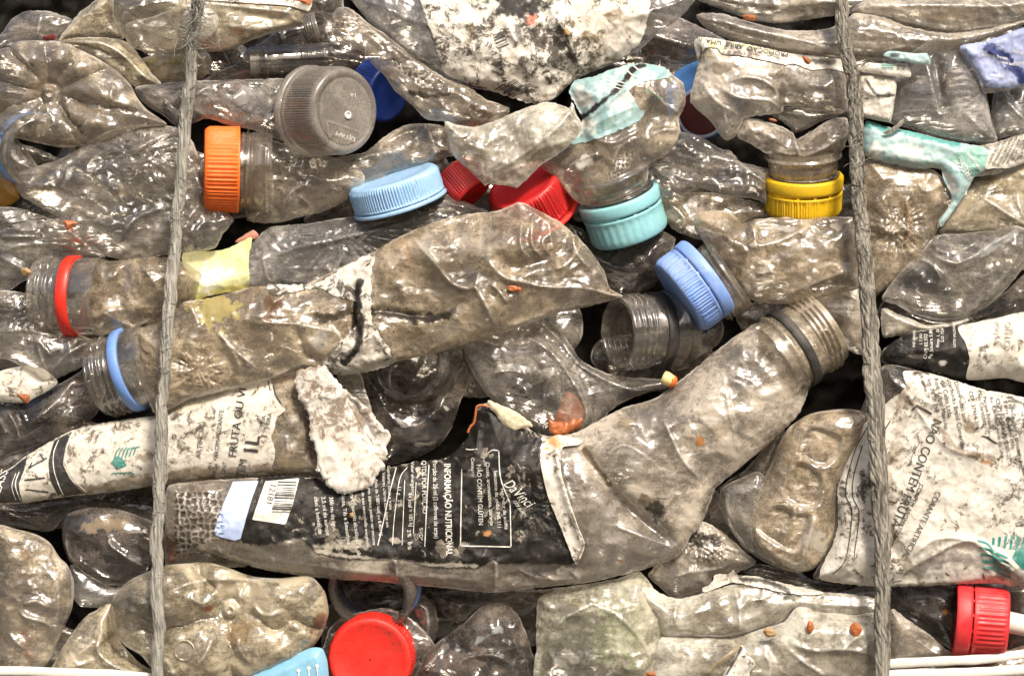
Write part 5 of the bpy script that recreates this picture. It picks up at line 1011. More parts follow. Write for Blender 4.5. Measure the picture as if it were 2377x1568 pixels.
# ================================================================== bent bottle with black label (hero)
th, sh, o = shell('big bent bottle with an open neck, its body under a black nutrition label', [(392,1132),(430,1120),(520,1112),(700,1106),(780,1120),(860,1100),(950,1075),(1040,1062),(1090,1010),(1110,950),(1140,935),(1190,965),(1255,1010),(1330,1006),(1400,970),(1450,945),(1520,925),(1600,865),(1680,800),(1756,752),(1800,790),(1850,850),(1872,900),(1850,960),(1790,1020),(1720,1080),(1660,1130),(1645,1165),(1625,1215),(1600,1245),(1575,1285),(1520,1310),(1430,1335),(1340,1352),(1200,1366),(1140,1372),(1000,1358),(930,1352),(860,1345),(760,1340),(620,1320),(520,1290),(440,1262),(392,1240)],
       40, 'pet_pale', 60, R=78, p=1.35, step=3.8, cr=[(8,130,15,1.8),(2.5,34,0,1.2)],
       feats=[('xl', [(620,1308),(900,1334),(1150,1350),(1440,1318)], 24, (.62,.56,.47), .62), ('x', 1400,1200,120,70,-50,(.64,.59,.51),.6), ('x', 470,1195,80,75,0,(.10,.06,.04),.6), ('bub', [(408,1140),(520,1140),(530,1240),(410,1290)], 15, -4), ('k', [(505,1260),(540,1300),(600,1318)], 10, 12, .6), ('k', [(560,1290),(700,1305),(860,1325),(1000,1335),(1140,1345)], 8, 20, .3),  # pale strip along the lower edge is a highlight painted into the colour
              ('k', cJ((1350,560),(1500,750),(1650,920),(1800,1060),(1940,1190)), 0, 12, .9), ('v', cJ((1330,560),(1450,760),(1600,930),(1780,1080),(1900,1190)), 30, 20), ('xl', cJ((1340,570),(1430,700),(1500,790)), 9, BR, .9), ('x', *P1(cJ,(1800,960)), 34, 30, -50, BK, .95), ('x', *P1(cJ,(1720,880)), 20, 20, -50, BR, .8),
              ('k', cJ((1480,600),(1560,540),(1650,560),(1760,640)), 9, 12, .7), ('d', *P1(cJ,(1650,680)), 56, 44, -40, 24), ('x', *P1(cJ,(1650,640)), 50, 34, -40, (.62,.59,.53), .6), ('x', *P1(cJ,(1600,410)), 22, 17, 0, (.45,.36,.24), .85), ('d', *P1(cJ,(1600,410)), 20, 16, 0, 7), ('k', cJ((1830,370),(1880,480),(1960,640),(2080,760)), 13, 15, 1.0),
              ('x', *P1(cJ,(2060,520)), 12, 18, 10, OR, .9), ('x', *P1(cJ,(2200,440)), 30, 24, 0, (.55,.45,.32), .7), ('k', cJ((2210,80),(2235,270),(2280,460)), 4, 4, 1), ('k', cJ((2245,170),(2270,330),(2300,440)), 3, 4, .9), ('k', cJ((2170,250),(2200,190),(2190,330)), 3, 4, .5), ('x', *P1(cJ,(1570,1290)), 13, 11, 0, OR, .8),
              ('k', [(1150,1290),(1152,1330),(1150,1368)], 16, 12, 1.1), ('k', [(920,1290),(924,1330),(926,1350)], 12, 9, .8), ('k', cJ((920,1320),(1060,1380),(1250,1390),(1320,1380)), 8, 9, .9), ('k', cJ((1060,1350),(1180,1410)), 7, 6, .9), ('k', cJ((1240,1320),(1320,1390)), 6, 6, .8),
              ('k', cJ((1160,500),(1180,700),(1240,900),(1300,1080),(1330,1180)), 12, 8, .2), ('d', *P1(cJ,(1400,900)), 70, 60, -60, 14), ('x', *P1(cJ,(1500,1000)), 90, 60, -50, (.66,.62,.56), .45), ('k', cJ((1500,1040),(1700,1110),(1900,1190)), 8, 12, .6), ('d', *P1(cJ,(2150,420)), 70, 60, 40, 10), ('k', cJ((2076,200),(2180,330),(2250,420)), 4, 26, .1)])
lb = over(sh, [(604,1112),(700,1106),(780,1120),(860,1100),(950,1075),(1040,1062),(1085,1020),(1105,960),(1135,945),(1180,975),(1232,998),(1256,1012),(1248,1060),(1262,1120),(1290,1190),(1318,1250),(1332,1300),(1300,1304),(1240,1300),(1160,1300),(1145,1290),(1110,1310),(1000,1308),(940,1290),(890,1290),(800,1290),(740,1275),(700,1240),(640,1255),(570,1250),(585,1180)], 2.5, jag=2.4, cr=[(6,60,80,1.5),(2,14,60,1.5)], step=3.4,
          feats=[('x', 800,1262,80,14,0,(.42,.38,.30),.7), ('xl', [(740,1275),(860,1292),(1000,1306),(1110,1308)], 7, (.5,.46,.38), .7), ('x', 1130,1235,16,10,0,(.45,.20,.06),.8), ('rad', 1230,1170, 12, 4, 10, 90), ('k', [(1040,1062),(1100,1050),(1110,1000),(1120,980)], 11, 8, .3), ('k', [(1060,1075),(1090,1090),(1120,1070)], 10, 10, .1), ('x', 1090,1095,24,12,0,(.5,.48,.44),.45), ('x', 920,1250,20,8,0,(.45,.40,.33),.7)])
l1 = lb.build(th, 'label', M['label_black'], parent=o)
W_ = [('INFORMAÇÃO NUTRICIONAL', 1032, 1074, -88.5, 21, .74, 0, 0, .4), ('Porção de 20 ml (2 colheres de sopa)', 1006, 1068, -88.5, 14.5, .80), ('QTDE POR PORÇÃO', 980, 1068, -88.5, 15, .86), ('Valor energético', 955, 1070, -88, 11.5), ('44 kcal = 185 kJ', 950, 1140, -88, 12), ('11 g   2 %', 925, 1125, -88, 12), ('%VD*', 975, 1220, -88, 12), ('2 %   0 %', 948, 1225, -88, 12),
      ('Gorduras totais e trans', 900, 1080, -86, 10.5), ('% Valores Diários com base em', 888, 1085, -85, 10.5), ('uma dieta de 2.000 kcal ou 8.400 kJ', 870, 1088, -84.5, 10.5), ('Seus valores diários podem ser maiores', 853, 1092, -84.5, 10.5), ('dependendo de suas necessidades energéticas', 838, 1090, -84.5, 9.5), ('Ideal para coquetéis alcoólicos e não', 812, 1105, -83, 12.5), ('alcoólicos, TiÍs e Smoothies', 793, 1120, -83, 12.5), ('300 ml de água', 768, 1150, -83, 13), ('2,5 ml de xarope', 750, 1150, -82, 13), ('com a bebida de', 733, 1150, -82, 13),
      ('NÃO CONTÉM GLÚTEN', 1107, 1075, -88, 15, .86), ('Classic, aromatizante, corante', 1128, 1070, -86, 12), ('benzoato de sódio INS 211', 1146, 1090, -86, 12), ('regulador de acidez', 1162, 1130, -84, 12), ('Consumir', 1094, 1060, -88, 11)]
writing(th, lb, W_, M['print_white'], l1, off=2.0, wear=.2)
writing(th, lb, [('DaVinci', 1166, 1120, -44, 34, .74, .5), ('GOURMET', 1190, 1160, -55, 10)], M['print_white'], l1, off=2.2, name='printed_logo')
ln = [stripe((1073,1085),(1070,1262), 2.4), stripe((1070,1262),(1186,1264), 2.4), stripe((1186,1264),(1184,1165), 2.4), pline([(1184,1165),(1166,1120),(1160,1090),(1158,1044)], 2.4), pline([(1158,1044),(1144,1042),(1132,1050)], 2), pline([(1110,1040),(1092,1042),(1080,1040)], 2),
      stripe((997,1076),(988,1265), 2.2), stripe((968,1115),(962,1235), 1.6), stripe((942,1110),(936,1262), 1.6), pline([(922,1082),(905,1150),(890,1220),(880,1262)], 2), pline([(948,1082),(930,1110),(918,1200),(914,1262)], 1.6)]
shapes(th, lb, ln, M['print_white'], l1, 'printed_line', 1.8)
shapes(th, lb, [[(545,1116),(604,1114),(590,1155),(578,1200),(565,1246),(552,1250),(510,1240),(504,1228),(520,1180)]], M['label_blue'], l1, 'printed_block', 1.4)
shapes(th, lb, [[(620,1115),(698,1108),(684,1170),(668,1213),(592,1202)]], M['print_white'], l1, 'barcode_panel', 1.6)
rng = random.Random(5); bb = []; y = 1116
while y < 1184:
    w_ = rng.choice([1.6, 1.6, 3, 4.2]); f = (y - 1116) / 68.
    bb.append(stripe((648 - 12 * f, y), (694 - 12 * f, y + 2), w_)); y += w_ + rng.choice([1.8, 2.6, 3.4])
shapes(th, lb, bb, M['print_black'], l1, 'printed_barcode', 2.6)
writing(th, lb, [('12181', 634, 1118, -103, 20)], M['print_black'], l1, off=2.8)
# white folded flap beside the black label
lf = over(sh, cJ((1160,482),(1240,490),(1330,506),(1300,540),(1200,560),(1190,700),(1240,880),(1300,1050),(1340,1160),(1320,1230),(1290,1290),(1262,1240),(1200,1080),(1110,860),(1062,640),(1080,540)), 9, jag=.4, cr=[(2,40,0,1)], feats=[('x', *P1(cJ,(1120,510)), 30, 26, 0, (.62,.24,.06), .9), ('k', cJ((1165,490),(1165,600),(1200,760),(1270,960),(1330,1160)), 7, 8, 0), ('xl', cJ((1250,940),(1290,1050),(1330,1160),(1300,1230)), 3, BR, .9)])
lf.build(th, 'label_flap', M['label'], parent=o, label='off white folded label flap with an orange corner')
neck(th, (1806, 830, 34), (.80, -.52, -.22), 94, 134, M['necktan'], threads=4, ring=True, ringmat=M['ringblack'], parent=o, ringpos=.30, ringw=.17, collar=True, collar_r=1.06, seed=14)
th.finish()
# moulded bottle with square recesses
single('muddy bottle with square moulded recesses left of the white label on the right', cI((1040,-60),(900,30),(840,140),(770,300),(715,430),(680,540),(660,640),(690,740),(770,830),(880,905),(980,920),(1060,900),(1130,820),(1180,700),(1200,560),(1200,400),(1260,280),(1340,150),(1385,60),(1390,-60),(1250,-90)),
       28, 'pet_tan', 54, R=60, p=1.8, cr=[(5,90,60,2),(2,26,0,1)],
       feats=[('box', cI((1040,30),(1215,90),(1190,200),(1100,260),(960,190),(960,130)), -12, 5), ('box', cI((950,240),(1090,320),(1080,480),(1000,520),(870,450),(890,330)), -12, 5), ('box', cI((820,510),(940,560),(1020,570),(960,760),(900,780),(760,700),(700,640)), -13, 5),
              ('k', cI((1060,560),(1020,700),(960,860)), 9, 8, .8), ('x', *P1(cI,(1060,700)), 34, 50, 30, (.62,.58,.50), .8), ('k', cI((930,500),(925,600)), 8, 6, 1), ('k', cI((660,560),(690,690),(800,800),(930,870)), 10, 11, .6), ('k', cI((840,140),(760,320),(700,480),(660,560)), 9, 12, .5), ('x', *P1(cI,(900,150)), 40, 90, 30, TN, .5), ('k', cI((900,300),(960,230),(980,120)), 6, 8, .4)], ang=60)
single('round clear bottle shoulder curving out from under the bottle with square recesses', cI((485,400),(600,340),(720,300),(800,420),(780,640),(900,860),(985,925),(880,908),(740,852),(620,765),(530,640),(480,520)), 12, 'pet_c', 44, R=40, p=2., cr=[(3,80,0,1)], feats=[('k', cI((500,430),(540,600),(640,740),(780,850)), 8, 8, .6)])
# right white label bottle
th, sh, o = shell('wide crushed bottle wrapped in a mouldy white label reading NÃO CONTÉM FRUTA', [(1996,960),(2020,900),(2050,850),(2080,848),(2140,862),(2200,880),(2280,905),(2420,960),(2420,1345),(2300,1350),(2150,1356),(2030,1358),(1900,1345),(1888,1335),(1925,1270),(1940,1210),(1938,1150),(1960,1080)],
       34, 'pet_dark', 56, R=70, p=1.6, cr=[(9,120,60,2),(2,30,0,1)], feats=[('v', [(2040,1150),(2050,1240),(2100,1310)], 14, 22), ('k', [(2100,1300),(2160,1250),(2240,1250),(2300,1290),(2377,1345)], 12, 12, 0)])
lb = over(sh, [(1996,1000),(2030,955),(2062,930),(2098,900),(2095,862),(2150,866),(2200,880),(2280,905),(2420,960),(2420,1345),(2300,1350),(2150,1356),(2030,1358),(1905,1340),(1930,1270),(1945,1220),(1945,1140),(1962,1080)], 3, jag=1.5, step=3.6, cr=[(5,70,60,2),(2.2,16,75,2),(1,8,0,1)],
          feats=[('x', 2230,1130,140,90,0,(.34,.30,.25),.22), ('xl', [(2100,900),(2070,1060),(2050,1180),(2090,1290),(2130,1330)], 22, BR, .6), ('xl', [(2120,1320),(2200,1290),(2300,1310),(2377,1350)], 26, (.14,.12,.10), .7), ('x', 2240,985,20,24,30,BR,.8), ('x', 2300,1040,36,40,0,(.25,.23,.21),.5), ('xl', [(2105,930),(2160,970),(2215,1040),(2300,1060)], 10, BR, .7),
                 ('x', 2160,1160,34,36,20,BR,.5), ('k', [(2098,905),(2130,960),(2200,1040),(2290,1060)], 7, 8, .1), ('xl', [(2000,1090),(1990,1190),(1960,1300)], 7, BR, .6), ('x', 2280,1070,20,7,-10,(.30,.15,.05),.8), ('k', [(2090,1330),(2150,1290),(2240,1250),(2320,1290),(2377,1340)], 9, 7, .4)])
l1 = lb.build(th, 'label', M['label_mould'], parent=o)
M['label_r'] = solid('weathered_white_label', (.60, .57, .51), .55, (.33, .27, .20), .65, .7, ((.05, .042, .033), .80, .9), speck=.85); l1.data.materials[0] = M['label_r']
writing(th, lb, [('NÃO CONTÉM FRUTA', 2163, 968, -112, 30, .88), ('CONTÉM AROMATIZANTE', 2130, 1118, -117, 16, .85), ('CORANTE ARTIFICIAL', 2168, 1135, -117, 19, .92), ('INDÚSTRIA', 2010, 1088, -84, 15), ('BRASILEIRA', 1992, 1090, -86, 15),
   ('Distribuído por', 2212, 886, -80, 15), ('Starbucks Brasil Comércio', 2196, 880, -80, 15), ('de Cafés Ltda.', 2180, 885, -80, 15), ('Rod. Edgar Máximo', 2164, 878, -79, 15), ('km 76 SP 354', 2148, 880, -78, 14), ('Itupeva SP', 2132, 872, -76, 13),
   ('Produzido e envasado por', 2336, 945, -80, 13.5), ('Kerry do Brasil Ltda', 2322, 930, -80, 13.5), ('CNPJ 02.332.686/0001-27', 2306, 925, -80, 13.5), ('Av. Christian Alves da Silva', 2292, 920, -80, 13), ('Três Corações / G 8', 2262, 905, -80, 13.5), ('Parque Jussara', 2276, 920, -80, 13), ('CEP. 37414-310 -', 2243, 908, -80, 13.5), ('na embalagem', 2362, 955, -80, 12), ('20524010 08', 2112, 925, -28, 13)], M['print_black'], l1, off=1.8, wear=.14, clip=lb.bd)
bl = [stripe((2120,940),(2158,960), 5), stripe((2110,952),(2122,940), 3), stripe((2285,1015),(2308,1028), 4), stripe((2270,1010),(2288,1014), 3), pline([(2015,985),(1985,1040),(1965,1110),(1962,1150),(1974,1190),(1960,1290),(1930,1330)], 2.2), pline([(2000,1030),(1980,1100),(1976,1150),(1990,1190),(1978,1290)], 2.2), stripe((2063,975),(2040,1010), 3)]
shapes(th, lb, bl, M['print_black'], l1, 'printed_line', 1.5)
em = [pline([(2262+4*j, 1250+16*j), (2285+4*j, 1258+14*j), (2300+4*j, 1275+13*j), (2330+3*j, 1290+12*j)], 5) for j in range(0, 5)]
em += [stripe((2300+14*i, 1238+abs(3-i)*2),(2298+13*i, 1262+3*i), 6) for i in range(6)] + [[(2350,1270),(2382,1265),(2390,1300),(2370,1320),(2340,1290)]]
shapes(th, lb, [[q for q in p] for p in em], M['green_ink'], l1, 'printed_emblem', 1.5)
th.finish()
# ================================================================== BOTTOM LEFT
single('dark bottle side in the gap under the long white label at the left', [(-30,1160),(60,1172),(200,1150),(380,1125),(400,1180),(360,1260),(260,1200),(170,1180),(120,1230),(60,1225),(-30,1215)], -70, 'pet_dark', 34)
single('round smoky bottle base with brushed brown dirt left of the left rope', cG((385,640),(420,560),(520,520),(680,520),(830,560),(960,620),(1000,740),(960,880),(860,960),(760,1010),(640,1000),(520,930),(430,850),(390,740)), -15, 'pet_dark', 56, R=70, p=2.1, cr=[(4,60,0,1)],
       feats=[('x', *P1(cG,(650,620)), 66, 26, 10, (.40,.29,.14), .75), ('k', cG((690,720),(720,760),(820,830),(935,895)), 13, 8, 1), ('k', cG((690,680),(695,740)), 8, 6, .8), ('k', cG((400,760),(450,870),(560,960),(740,1010)), 7, 9, .4), ('x', *P1(cG,(600,840)), 60, 26, -30, (.22,.15,.08), .5)])
single('big cloudy bottle end in the bottom left corner', cG((-40,650),(120,660),(230,690),(310,740),(370,830),(420,880),(460,980),(450,1140),(400,1260),(300,1480),(200,1540),(-40,1560)), 8, 'pet', 60, R=80, p=2., cr=[(7,90,20,1.5),(3,26,0,1)],
       feats=[('k', cG((380,860),(450,960),(455,1080)), 8, 10, 1), ('k', cG((140,1150),(190,1190),(290,1220),(340,1260)), 15, 12, .9), ('k', cG((160,1110),(240,1090),(330,1130)), 10, 10, .9), ('x', *P1(cG,(180,1380)), 12, 60, 5, (.40,.08,.05), .55), ('x', *P1(cG,(160,820)), 14, 30, 25, (.42,.24,.10), .6), ('xl', cG((20,760),(120,900),(100,1050)), 30, BR, .5), ('k', cG((60,1280),(120,1340),(180,1390)), 10, 9, .8), ('k', cG((360,900),(380,1100),(350,1250)), 6, 10, .5)])
single('pale pinched film between the corner bottle and the flower shaped base', cG((440,880),(560,950),(700,1020),(760,1000),(900,930),(960,930),(940,1000),(780,1080),(700,1110),(600,1140),(500,1130),(460,1080)), -10, 'pet_grey', 20, feats=[('k', cG((470,1130),(640,1140),(720,1100)), 7, 8, .8)], name='crushed_film', cat='plastic film')
single('brownish triangular bottle fold at the bottom left beside the rope', cG((320,1520),(400,1380),(480,1260),(560,1180),(690,1120),(720,1240),(740,1350),(860,1480),(960,1540),(980,1600),(280,1600)), 2, 'pet_gold', 38, R=50,
       feats=[('k', cG((640,1210),(640,1300),(620,1400),(700,1480),(840,1540),(960,1555)), 14, 10, 1), ('k', cG((480,1430),(560,1380),(590,1330)), 9, 12, .7), ('k', cG((350,1510),(460,1320),(560,1200)), 6, 10, .4)])
th, sh, o = shell('flower shaped bottle base with a moulding nub at the bottom left', cG((1040,880),(1150,870),(1300,865),(1430,900),(1560,950),(1740,960),(1880,945),(1950,960),(2020,1050),(2040,1180),(2000,1300),(1930,1400),(1780,1490),(1600,1560),(1500,1610),(1080,1610),(1000,1560),(940,1510),(880,1440),(780,1380),(700,1290),(680,1180),(710,1080),(800,980),(920,920)),
       36, 'pet_gold', 60, R=90, p=1.8, step=3.8, cr=[(5,80,0,1),(2.5,26,0,1)],
       feats=[('pet', *P1(cG,(1435,1150)), 5, 36, 230, .9), ('nub', *P1(cG,(1435,1155)), 17, 14), ('k', cG((1040,1050),(1200,980),(1400,965),(1700,970),(1880,940)), 10, 10, .9), ('k', cG((1190,1060),(1270,1110),(1340,1050),(1380,990)), 13, 9, .7), ('k', cG((1480,990),(1500,1080),(1540,1000)), 12, 8, .7), ('k', cG((1570,1110),(1650,1180),(1780,1150)), 12, 10, .7), ('x', *P1(cG,(1310,1140)), 14, 12, 0, (.18,.05,.02), .9),
              ('x', *P1(cG,(1480,1290)), 50, 40, 20, (.34,.22,.09), .65), ('x', *P1(cG,(1200,1150)), 50, 30, 0, (.14,.10,.05), .6), ('k', cG((1340,1290),(1300,1400),(1230,1500)), 10, 10, .8), ('k', cG((1480,1300),(1500,1400),(1560,1470)), 9, 9, .6), ('x', *P1(cG,(1160,1400)), 50, 34, 0, (.60,.57,.48), .55), ('x', *P1(cG,(1980,1230)), 16, 40, -20, (.28,.14,.08), .8), ('k', cG((680,1200),(720,1300),(860,1420),(950,1500)), 9, 10, .9), ('k', cG((1040,1440),(1100,1560)), 8, 9, .9)])
V, F = lathe((*P1(cG, (1160, 1395)), sh.height([P1(cG,(1160,1395))])[0] - 1), (0, .0, 1), [(0, 25), (2.5, 24), (2.5, 21), (0, 20)], 60); V[:, 2] = sh.height(V[:, :2], .5) + np.repeat([0, 2.5, 2.5, 0], 60)
th.add('moulded_mark', V, F, M['pet_gold'], parent=o)
shapes(th, sh, [stripe(*cG((1125,1440),(1160,1360)), 3), stripe(*cG((1160,1360),(1190,1430)), 3), stripe(*cG((1140,1410),(1200,1395)), 3)], M['pet_white'], o, 'moulded_mark', 1.4)
th.finish()
# bubble film around left of black label
single('reddish brown clear film with bubbles right of the left rope', cG((1035,380),(1200,370),(1400,365),(1440,500),(1350,640),(1330,720),(1460,800),(1540,880),(1400,890),(1250,860),(1080,880),(1030,900)), -10, 'pet', 30, R=30, feats=[('bub', cG((1090,430),(1380,420),(1350,700),(1080,830)), 14, -5), ('x', *P1(cG,(1070,760)), 18, 70, 0, (.24,.07,.05), .8), ('x', *P1(cG,(1230,500)), 70, 60, 0, (.16,.11,.07), .6)], name='crushed_film', cat='plastic film')
# bottom light blue thing
th = Thing('blue_plastic_scrap', 'sky blue plastic piece with small white print at the bottom edge', 'plastic scrap', P1(cG, (1850, 1500)), 70)
lb = Sheet(cG((1490,1620),(1600,1550),(1700,1500),(1830,1440),(1930,1395),(2000,1400),(2030,1470),(2040,1560),(2040,1640),(1490,1640)), 60, 24, 24, seed=33, cr=[(2,60,0,1)], wob=1)
o = lb.build(th, 'sheet', M['cyan'])
pr = [stripe(*cG((1858,1535),(1860,1580)), 2.5), stripe(*cG((1920,1520),(1925,1580)), 2.5), stripe(*cG((1970,1510),(1978,1570)), 2.5), pline(cG((1880,1580),(1900,1600),(1925,1580)), 2.5), pline(cG((1940,1570),(1960,1590),(1978,1565)), 2.5)]
for q in ((1858,1530),(1922,1515),(1972,1502)):
    x, y = P1(cG, q); pr.append([(x + 4.5 * math.cos(a * .785), y + 4.5 * math.sin(a * .785)) for a in range(8)])
shapes(th, lb, pr, M['print_white'], o, 'printed_mark', 1.2, step=2.5); th.finish()
# red cap bottom
th, sh, o = shell('clear bottle neck behind the bright red cap at the bottom edge', [(760,1470),(800,1430),(900,1410),(960,1440),(1010,1500),(1000,1600),(750,1600)], -20, 'pet_dark', 30)
cp = cap(th, (866, 1520, -20), (-.06, .05, 1), 102, 74, M['redbright'], ribs=90, ring=False, parent=o)
th.finish()
th, sh, o = shell('open threaded neck with a blue ring above the bright red cap', [(770,1290),(960,1300),(975,1380),(900,1400),(780,1390)], -130, 'pet_dark', 30)
neck(th, (893, 1326, -70), (-.23, .32, .92), 98, 126, M['neckdark'], threads=5, ring=True, ringmat=M['ringblue'], parent=o, ringpos=.36, ringw=.2, collar=False, tbreak=False); th.finish()
# bottom centre dark bottles
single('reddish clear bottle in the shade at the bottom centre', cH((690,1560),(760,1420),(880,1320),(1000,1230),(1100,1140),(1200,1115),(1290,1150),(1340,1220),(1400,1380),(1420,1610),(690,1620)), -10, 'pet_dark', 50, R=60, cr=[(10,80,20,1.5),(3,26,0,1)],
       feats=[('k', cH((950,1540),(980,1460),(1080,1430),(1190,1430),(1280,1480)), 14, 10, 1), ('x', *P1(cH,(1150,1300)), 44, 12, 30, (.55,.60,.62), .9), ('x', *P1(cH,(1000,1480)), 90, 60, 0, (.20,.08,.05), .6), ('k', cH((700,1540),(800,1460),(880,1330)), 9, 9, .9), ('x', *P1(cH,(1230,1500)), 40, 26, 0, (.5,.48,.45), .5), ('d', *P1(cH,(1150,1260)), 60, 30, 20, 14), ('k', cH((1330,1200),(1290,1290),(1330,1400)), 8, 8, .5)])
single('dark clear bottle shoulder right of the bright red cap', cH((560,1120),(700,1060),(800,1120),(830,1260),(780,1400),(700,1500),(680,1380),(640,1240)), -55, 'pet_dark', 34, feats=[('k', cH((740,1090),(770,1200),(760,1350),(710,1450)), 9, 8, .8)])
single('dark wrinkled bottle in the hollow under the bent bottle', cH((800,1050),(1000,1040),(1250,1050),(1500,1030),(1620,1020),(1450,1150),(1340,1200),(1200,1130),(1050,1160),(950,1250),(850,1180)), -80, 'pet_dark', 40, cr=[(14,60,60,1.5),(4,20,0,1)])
single('clear bottle with green contents showing through at the bottom', cH((1450,1100),(1500,1060),(1620,1020),(1800,990),(1960,960),(2080,920),(2150,1000),(2200,1090),(2260,1190),(2280,1260),(2220,1360),(2200,1480),(2180,1620),(1460,1620),(1440,1400)), 12, 'pet_green', 58, R=66, cr=[(9,90,60,1.6),(3,26,0,1)],
       feats=[('x', *P1(cH,(1930,1300)), 95, 120, 15, (.26,.36,.12), .45), ('x', *P1(cH,(1950,1350)), 14, 16, 0, (.6,.62,.5), .8), ('k', cH((1520,1390),(1560,1500),(1580,1600)), 10, 14, .9), ('x', *P1(cH,(1620,1480)), 36, 50, 10, (.60,.57,.52), .6), ('x', *P1(cH,(1700,1110)), 60, 20, 20, BR, .6), ('k', cH((1550,1260),(1640,1180),(1800,1100)), 8, 10, .6), ('x', *P1(cH,(2050,1060)), 40, 20, -30, (.62,.60,.55), .5), ('k', cH((1700,1080),(1900,1160),(2060,1300),(2150,1450)), 8, 14, .3)], ang=60)
single('shiny bottle end with a burst of dark streaks right of the bent bottle', cI((60,900),(150,810),(230,730),(300,640),(380,610),(500,680),(620,790),(700,860),(640,900),(560,930),(430,950),(420,1020),(320,1050),(200,1090),(100,1010),(30,950)), 0, 'pet_pale', 50, R=60, cr=[(5,60,20,1.5),(2,20,0,1)],
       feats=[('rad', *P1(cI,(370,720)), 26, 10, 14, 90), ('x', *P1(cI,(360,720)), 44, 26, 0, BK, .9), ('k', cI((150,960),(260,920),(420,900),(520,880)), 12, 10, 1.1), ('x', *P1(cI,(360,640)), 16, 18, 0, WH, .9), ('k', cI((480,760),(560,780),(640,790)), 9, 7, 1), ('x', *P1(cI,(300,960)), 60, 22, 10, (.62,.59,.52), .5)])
# lower right pale bottles
th, sh, o = shell('pale yellowish film with a torn white label edge at the bottom right', cI((-60,960),(100,1050),(220,1090),(420,1040),(560,1000),(760,1000),(960,1060),(1100,1050),(1280,1060),(1440,1090),(1450,1180),(1300,1200),(1100,1190),(940,1150),(860,1240),(760,1260),(560,1330),(300,1330),(120,1320),(60,1200),(-20,1100)), 22, 'pet_white', 34, R=40, cr=[(7,90,0,2),(3,26,30,1.5)],
       feats=[('k', cI((560,1010),(590,1150),(600,1290)), 11, 9, 1), ('k', cI((590,1160),(660,1060)), 9, 7, 1), ('k', cI((220,1090),(190,1180),(200,1250)), 8, 9, .8), ('x', *P1(cI,(400,1150)), 80, 34, 0, (.46,.42,.24), .45), ('k', cI((150,1320),(400,1330),(700,1270),(860,1220),(960,1100)), 9, 8, .7), ('x', *P1(cI,(860,1050)), 40, 18, -20, BK, .8), ('xl', cI((600,1000),(750,1020),(900,1060)), 9, BR, .8), ('x', *P1(cI,(190,1220)), 8, 16, -20, BR, .7)])
lb = over(sh, cI((370,1020),(430,985),(440,945),(480,935),(530,935),(560,900,1),(585,940),(700,950),(860,990),(1000,1020),(1115,1050),(960,1060),(760,1020),(560,985),(450,1020),(380,1045)), 5, jag=1.2, cr=[(5,30,0,2)], feats=[('xl', cI((600,960),(760,980),(900,1040)), 8, BK, .9)])
lb.build(th, 'label', M['label'], parent=o); th.finish()
single('bright pale bottle side with scratches at the bottom right', cI((60,1640),(60,1480),(100,1340),(180,1325),(330,1330),(560,1330),(760,1270),(880,1230),(960,1140),(1120,1170),(1300,1190),(1450,1190),(1450,1640)), 30, 'pet_white', 44, R=50, cr=[(6,110,10,2),(2.5,30,0,1)],
       feats=[('k', cI((880,1380),(1000,1480),(1130,1560)), 7, 6, 1), ('k', cI((1200,1420),(1280,1340),(1350,1300)), 6, 8, .8), ('k', cI((740,1400),(780,1500),(760,1600)), 8, 9, .8), ('k', cI((900,1350),(1050,1400),(1240,1390),(1400,1420)), 8, 10, .7), ('k', cI((1000,1340),(1040,1280)), 6, 7, .8), ('x', *P1(cI,(300,1500)), 70, 60, 0, (.60,.52,.36), .4), ('d', *P1(cI,(1100,1300)), 80, 30, 10, 12), ('xl', cI((370,1560),(470,1470),(600,1380)), 8, TN, .8), ('k', cI((370,1560),(470,1460),(600,1370)), 10, 10, .6)])
th = Thing('paper_scrap', 'small folded tan paper at the bottom right', 'paper', P1(cI, (540, 1480)), 80)
lb = Sheet(cI((480,1640),(500,1560),(560,1470),(610,1380),(640,1420),(690,1490),(660,1540),(640,1640)), 80, 8, 12, seed=41, cr=[(7,26,60,1.5)], jag=1.2, feats=[('xl', cI((490,1600),(560,1480),(605,1390)), 4, BK, .9)]); lb.build(th, 'paper_scrap', M['label']); th.finish()
# right bottom
th, sh, o = shell('dark bottle lying left of the red cap at the lower right', cI((1540,1010),(1700,1000),(1900,990),(1990,1000),(1960,1200),(1930,1400),(1880,1380),(1760,1300),(1640,1220),(1540,1170)), -45, 'pet_dark', 44, R=50, feats=[('x', *P1(cI,(1740,1060)), 80, 20, 0, (.40,.42,.48), .6), ('x', *P1(cI,(1890,1120)), 28, 26, 0, BK, .9), ('x', *P1(cI,(1875,1165)), 12, 10, 0, (.60,.22,.03), .95), ('k', cI((1600,1100),(1700,1060),(1880,1080)), 9, 10, .7), ('k', cI((1700,1130),(1780,1190),(1860,1210)), 7, 8, .5)])
cp = cap(th, (2208, 1432, 10), (.985, .075, .06), 84, 122, M['red'], ribs=44, ring=True, parent=o, ra=1.5, gap=3, ring_h=.30); th.finish()
M['redside'] = solid('red_ribbed_cap', (.66, .025, .03), .4, (.5, .1, .1), .35, .2)
cp.data.materials[0] = M['redside']; cp.children[0].data.materials[0] = M['redside']
th = Thing('plastic_tube', 'pale corrugated tube end right of the red cap', 'tube', (2365, 1448), -10)
V, F = lathe((2330, 1440, -10), (1, .22, 0), [(i * 2.2, 24 + (1.2 if i % 2 else 0)) for i in range(34)], 50); th.add('plastic_tube', V, F, M['strap']); th.finish()
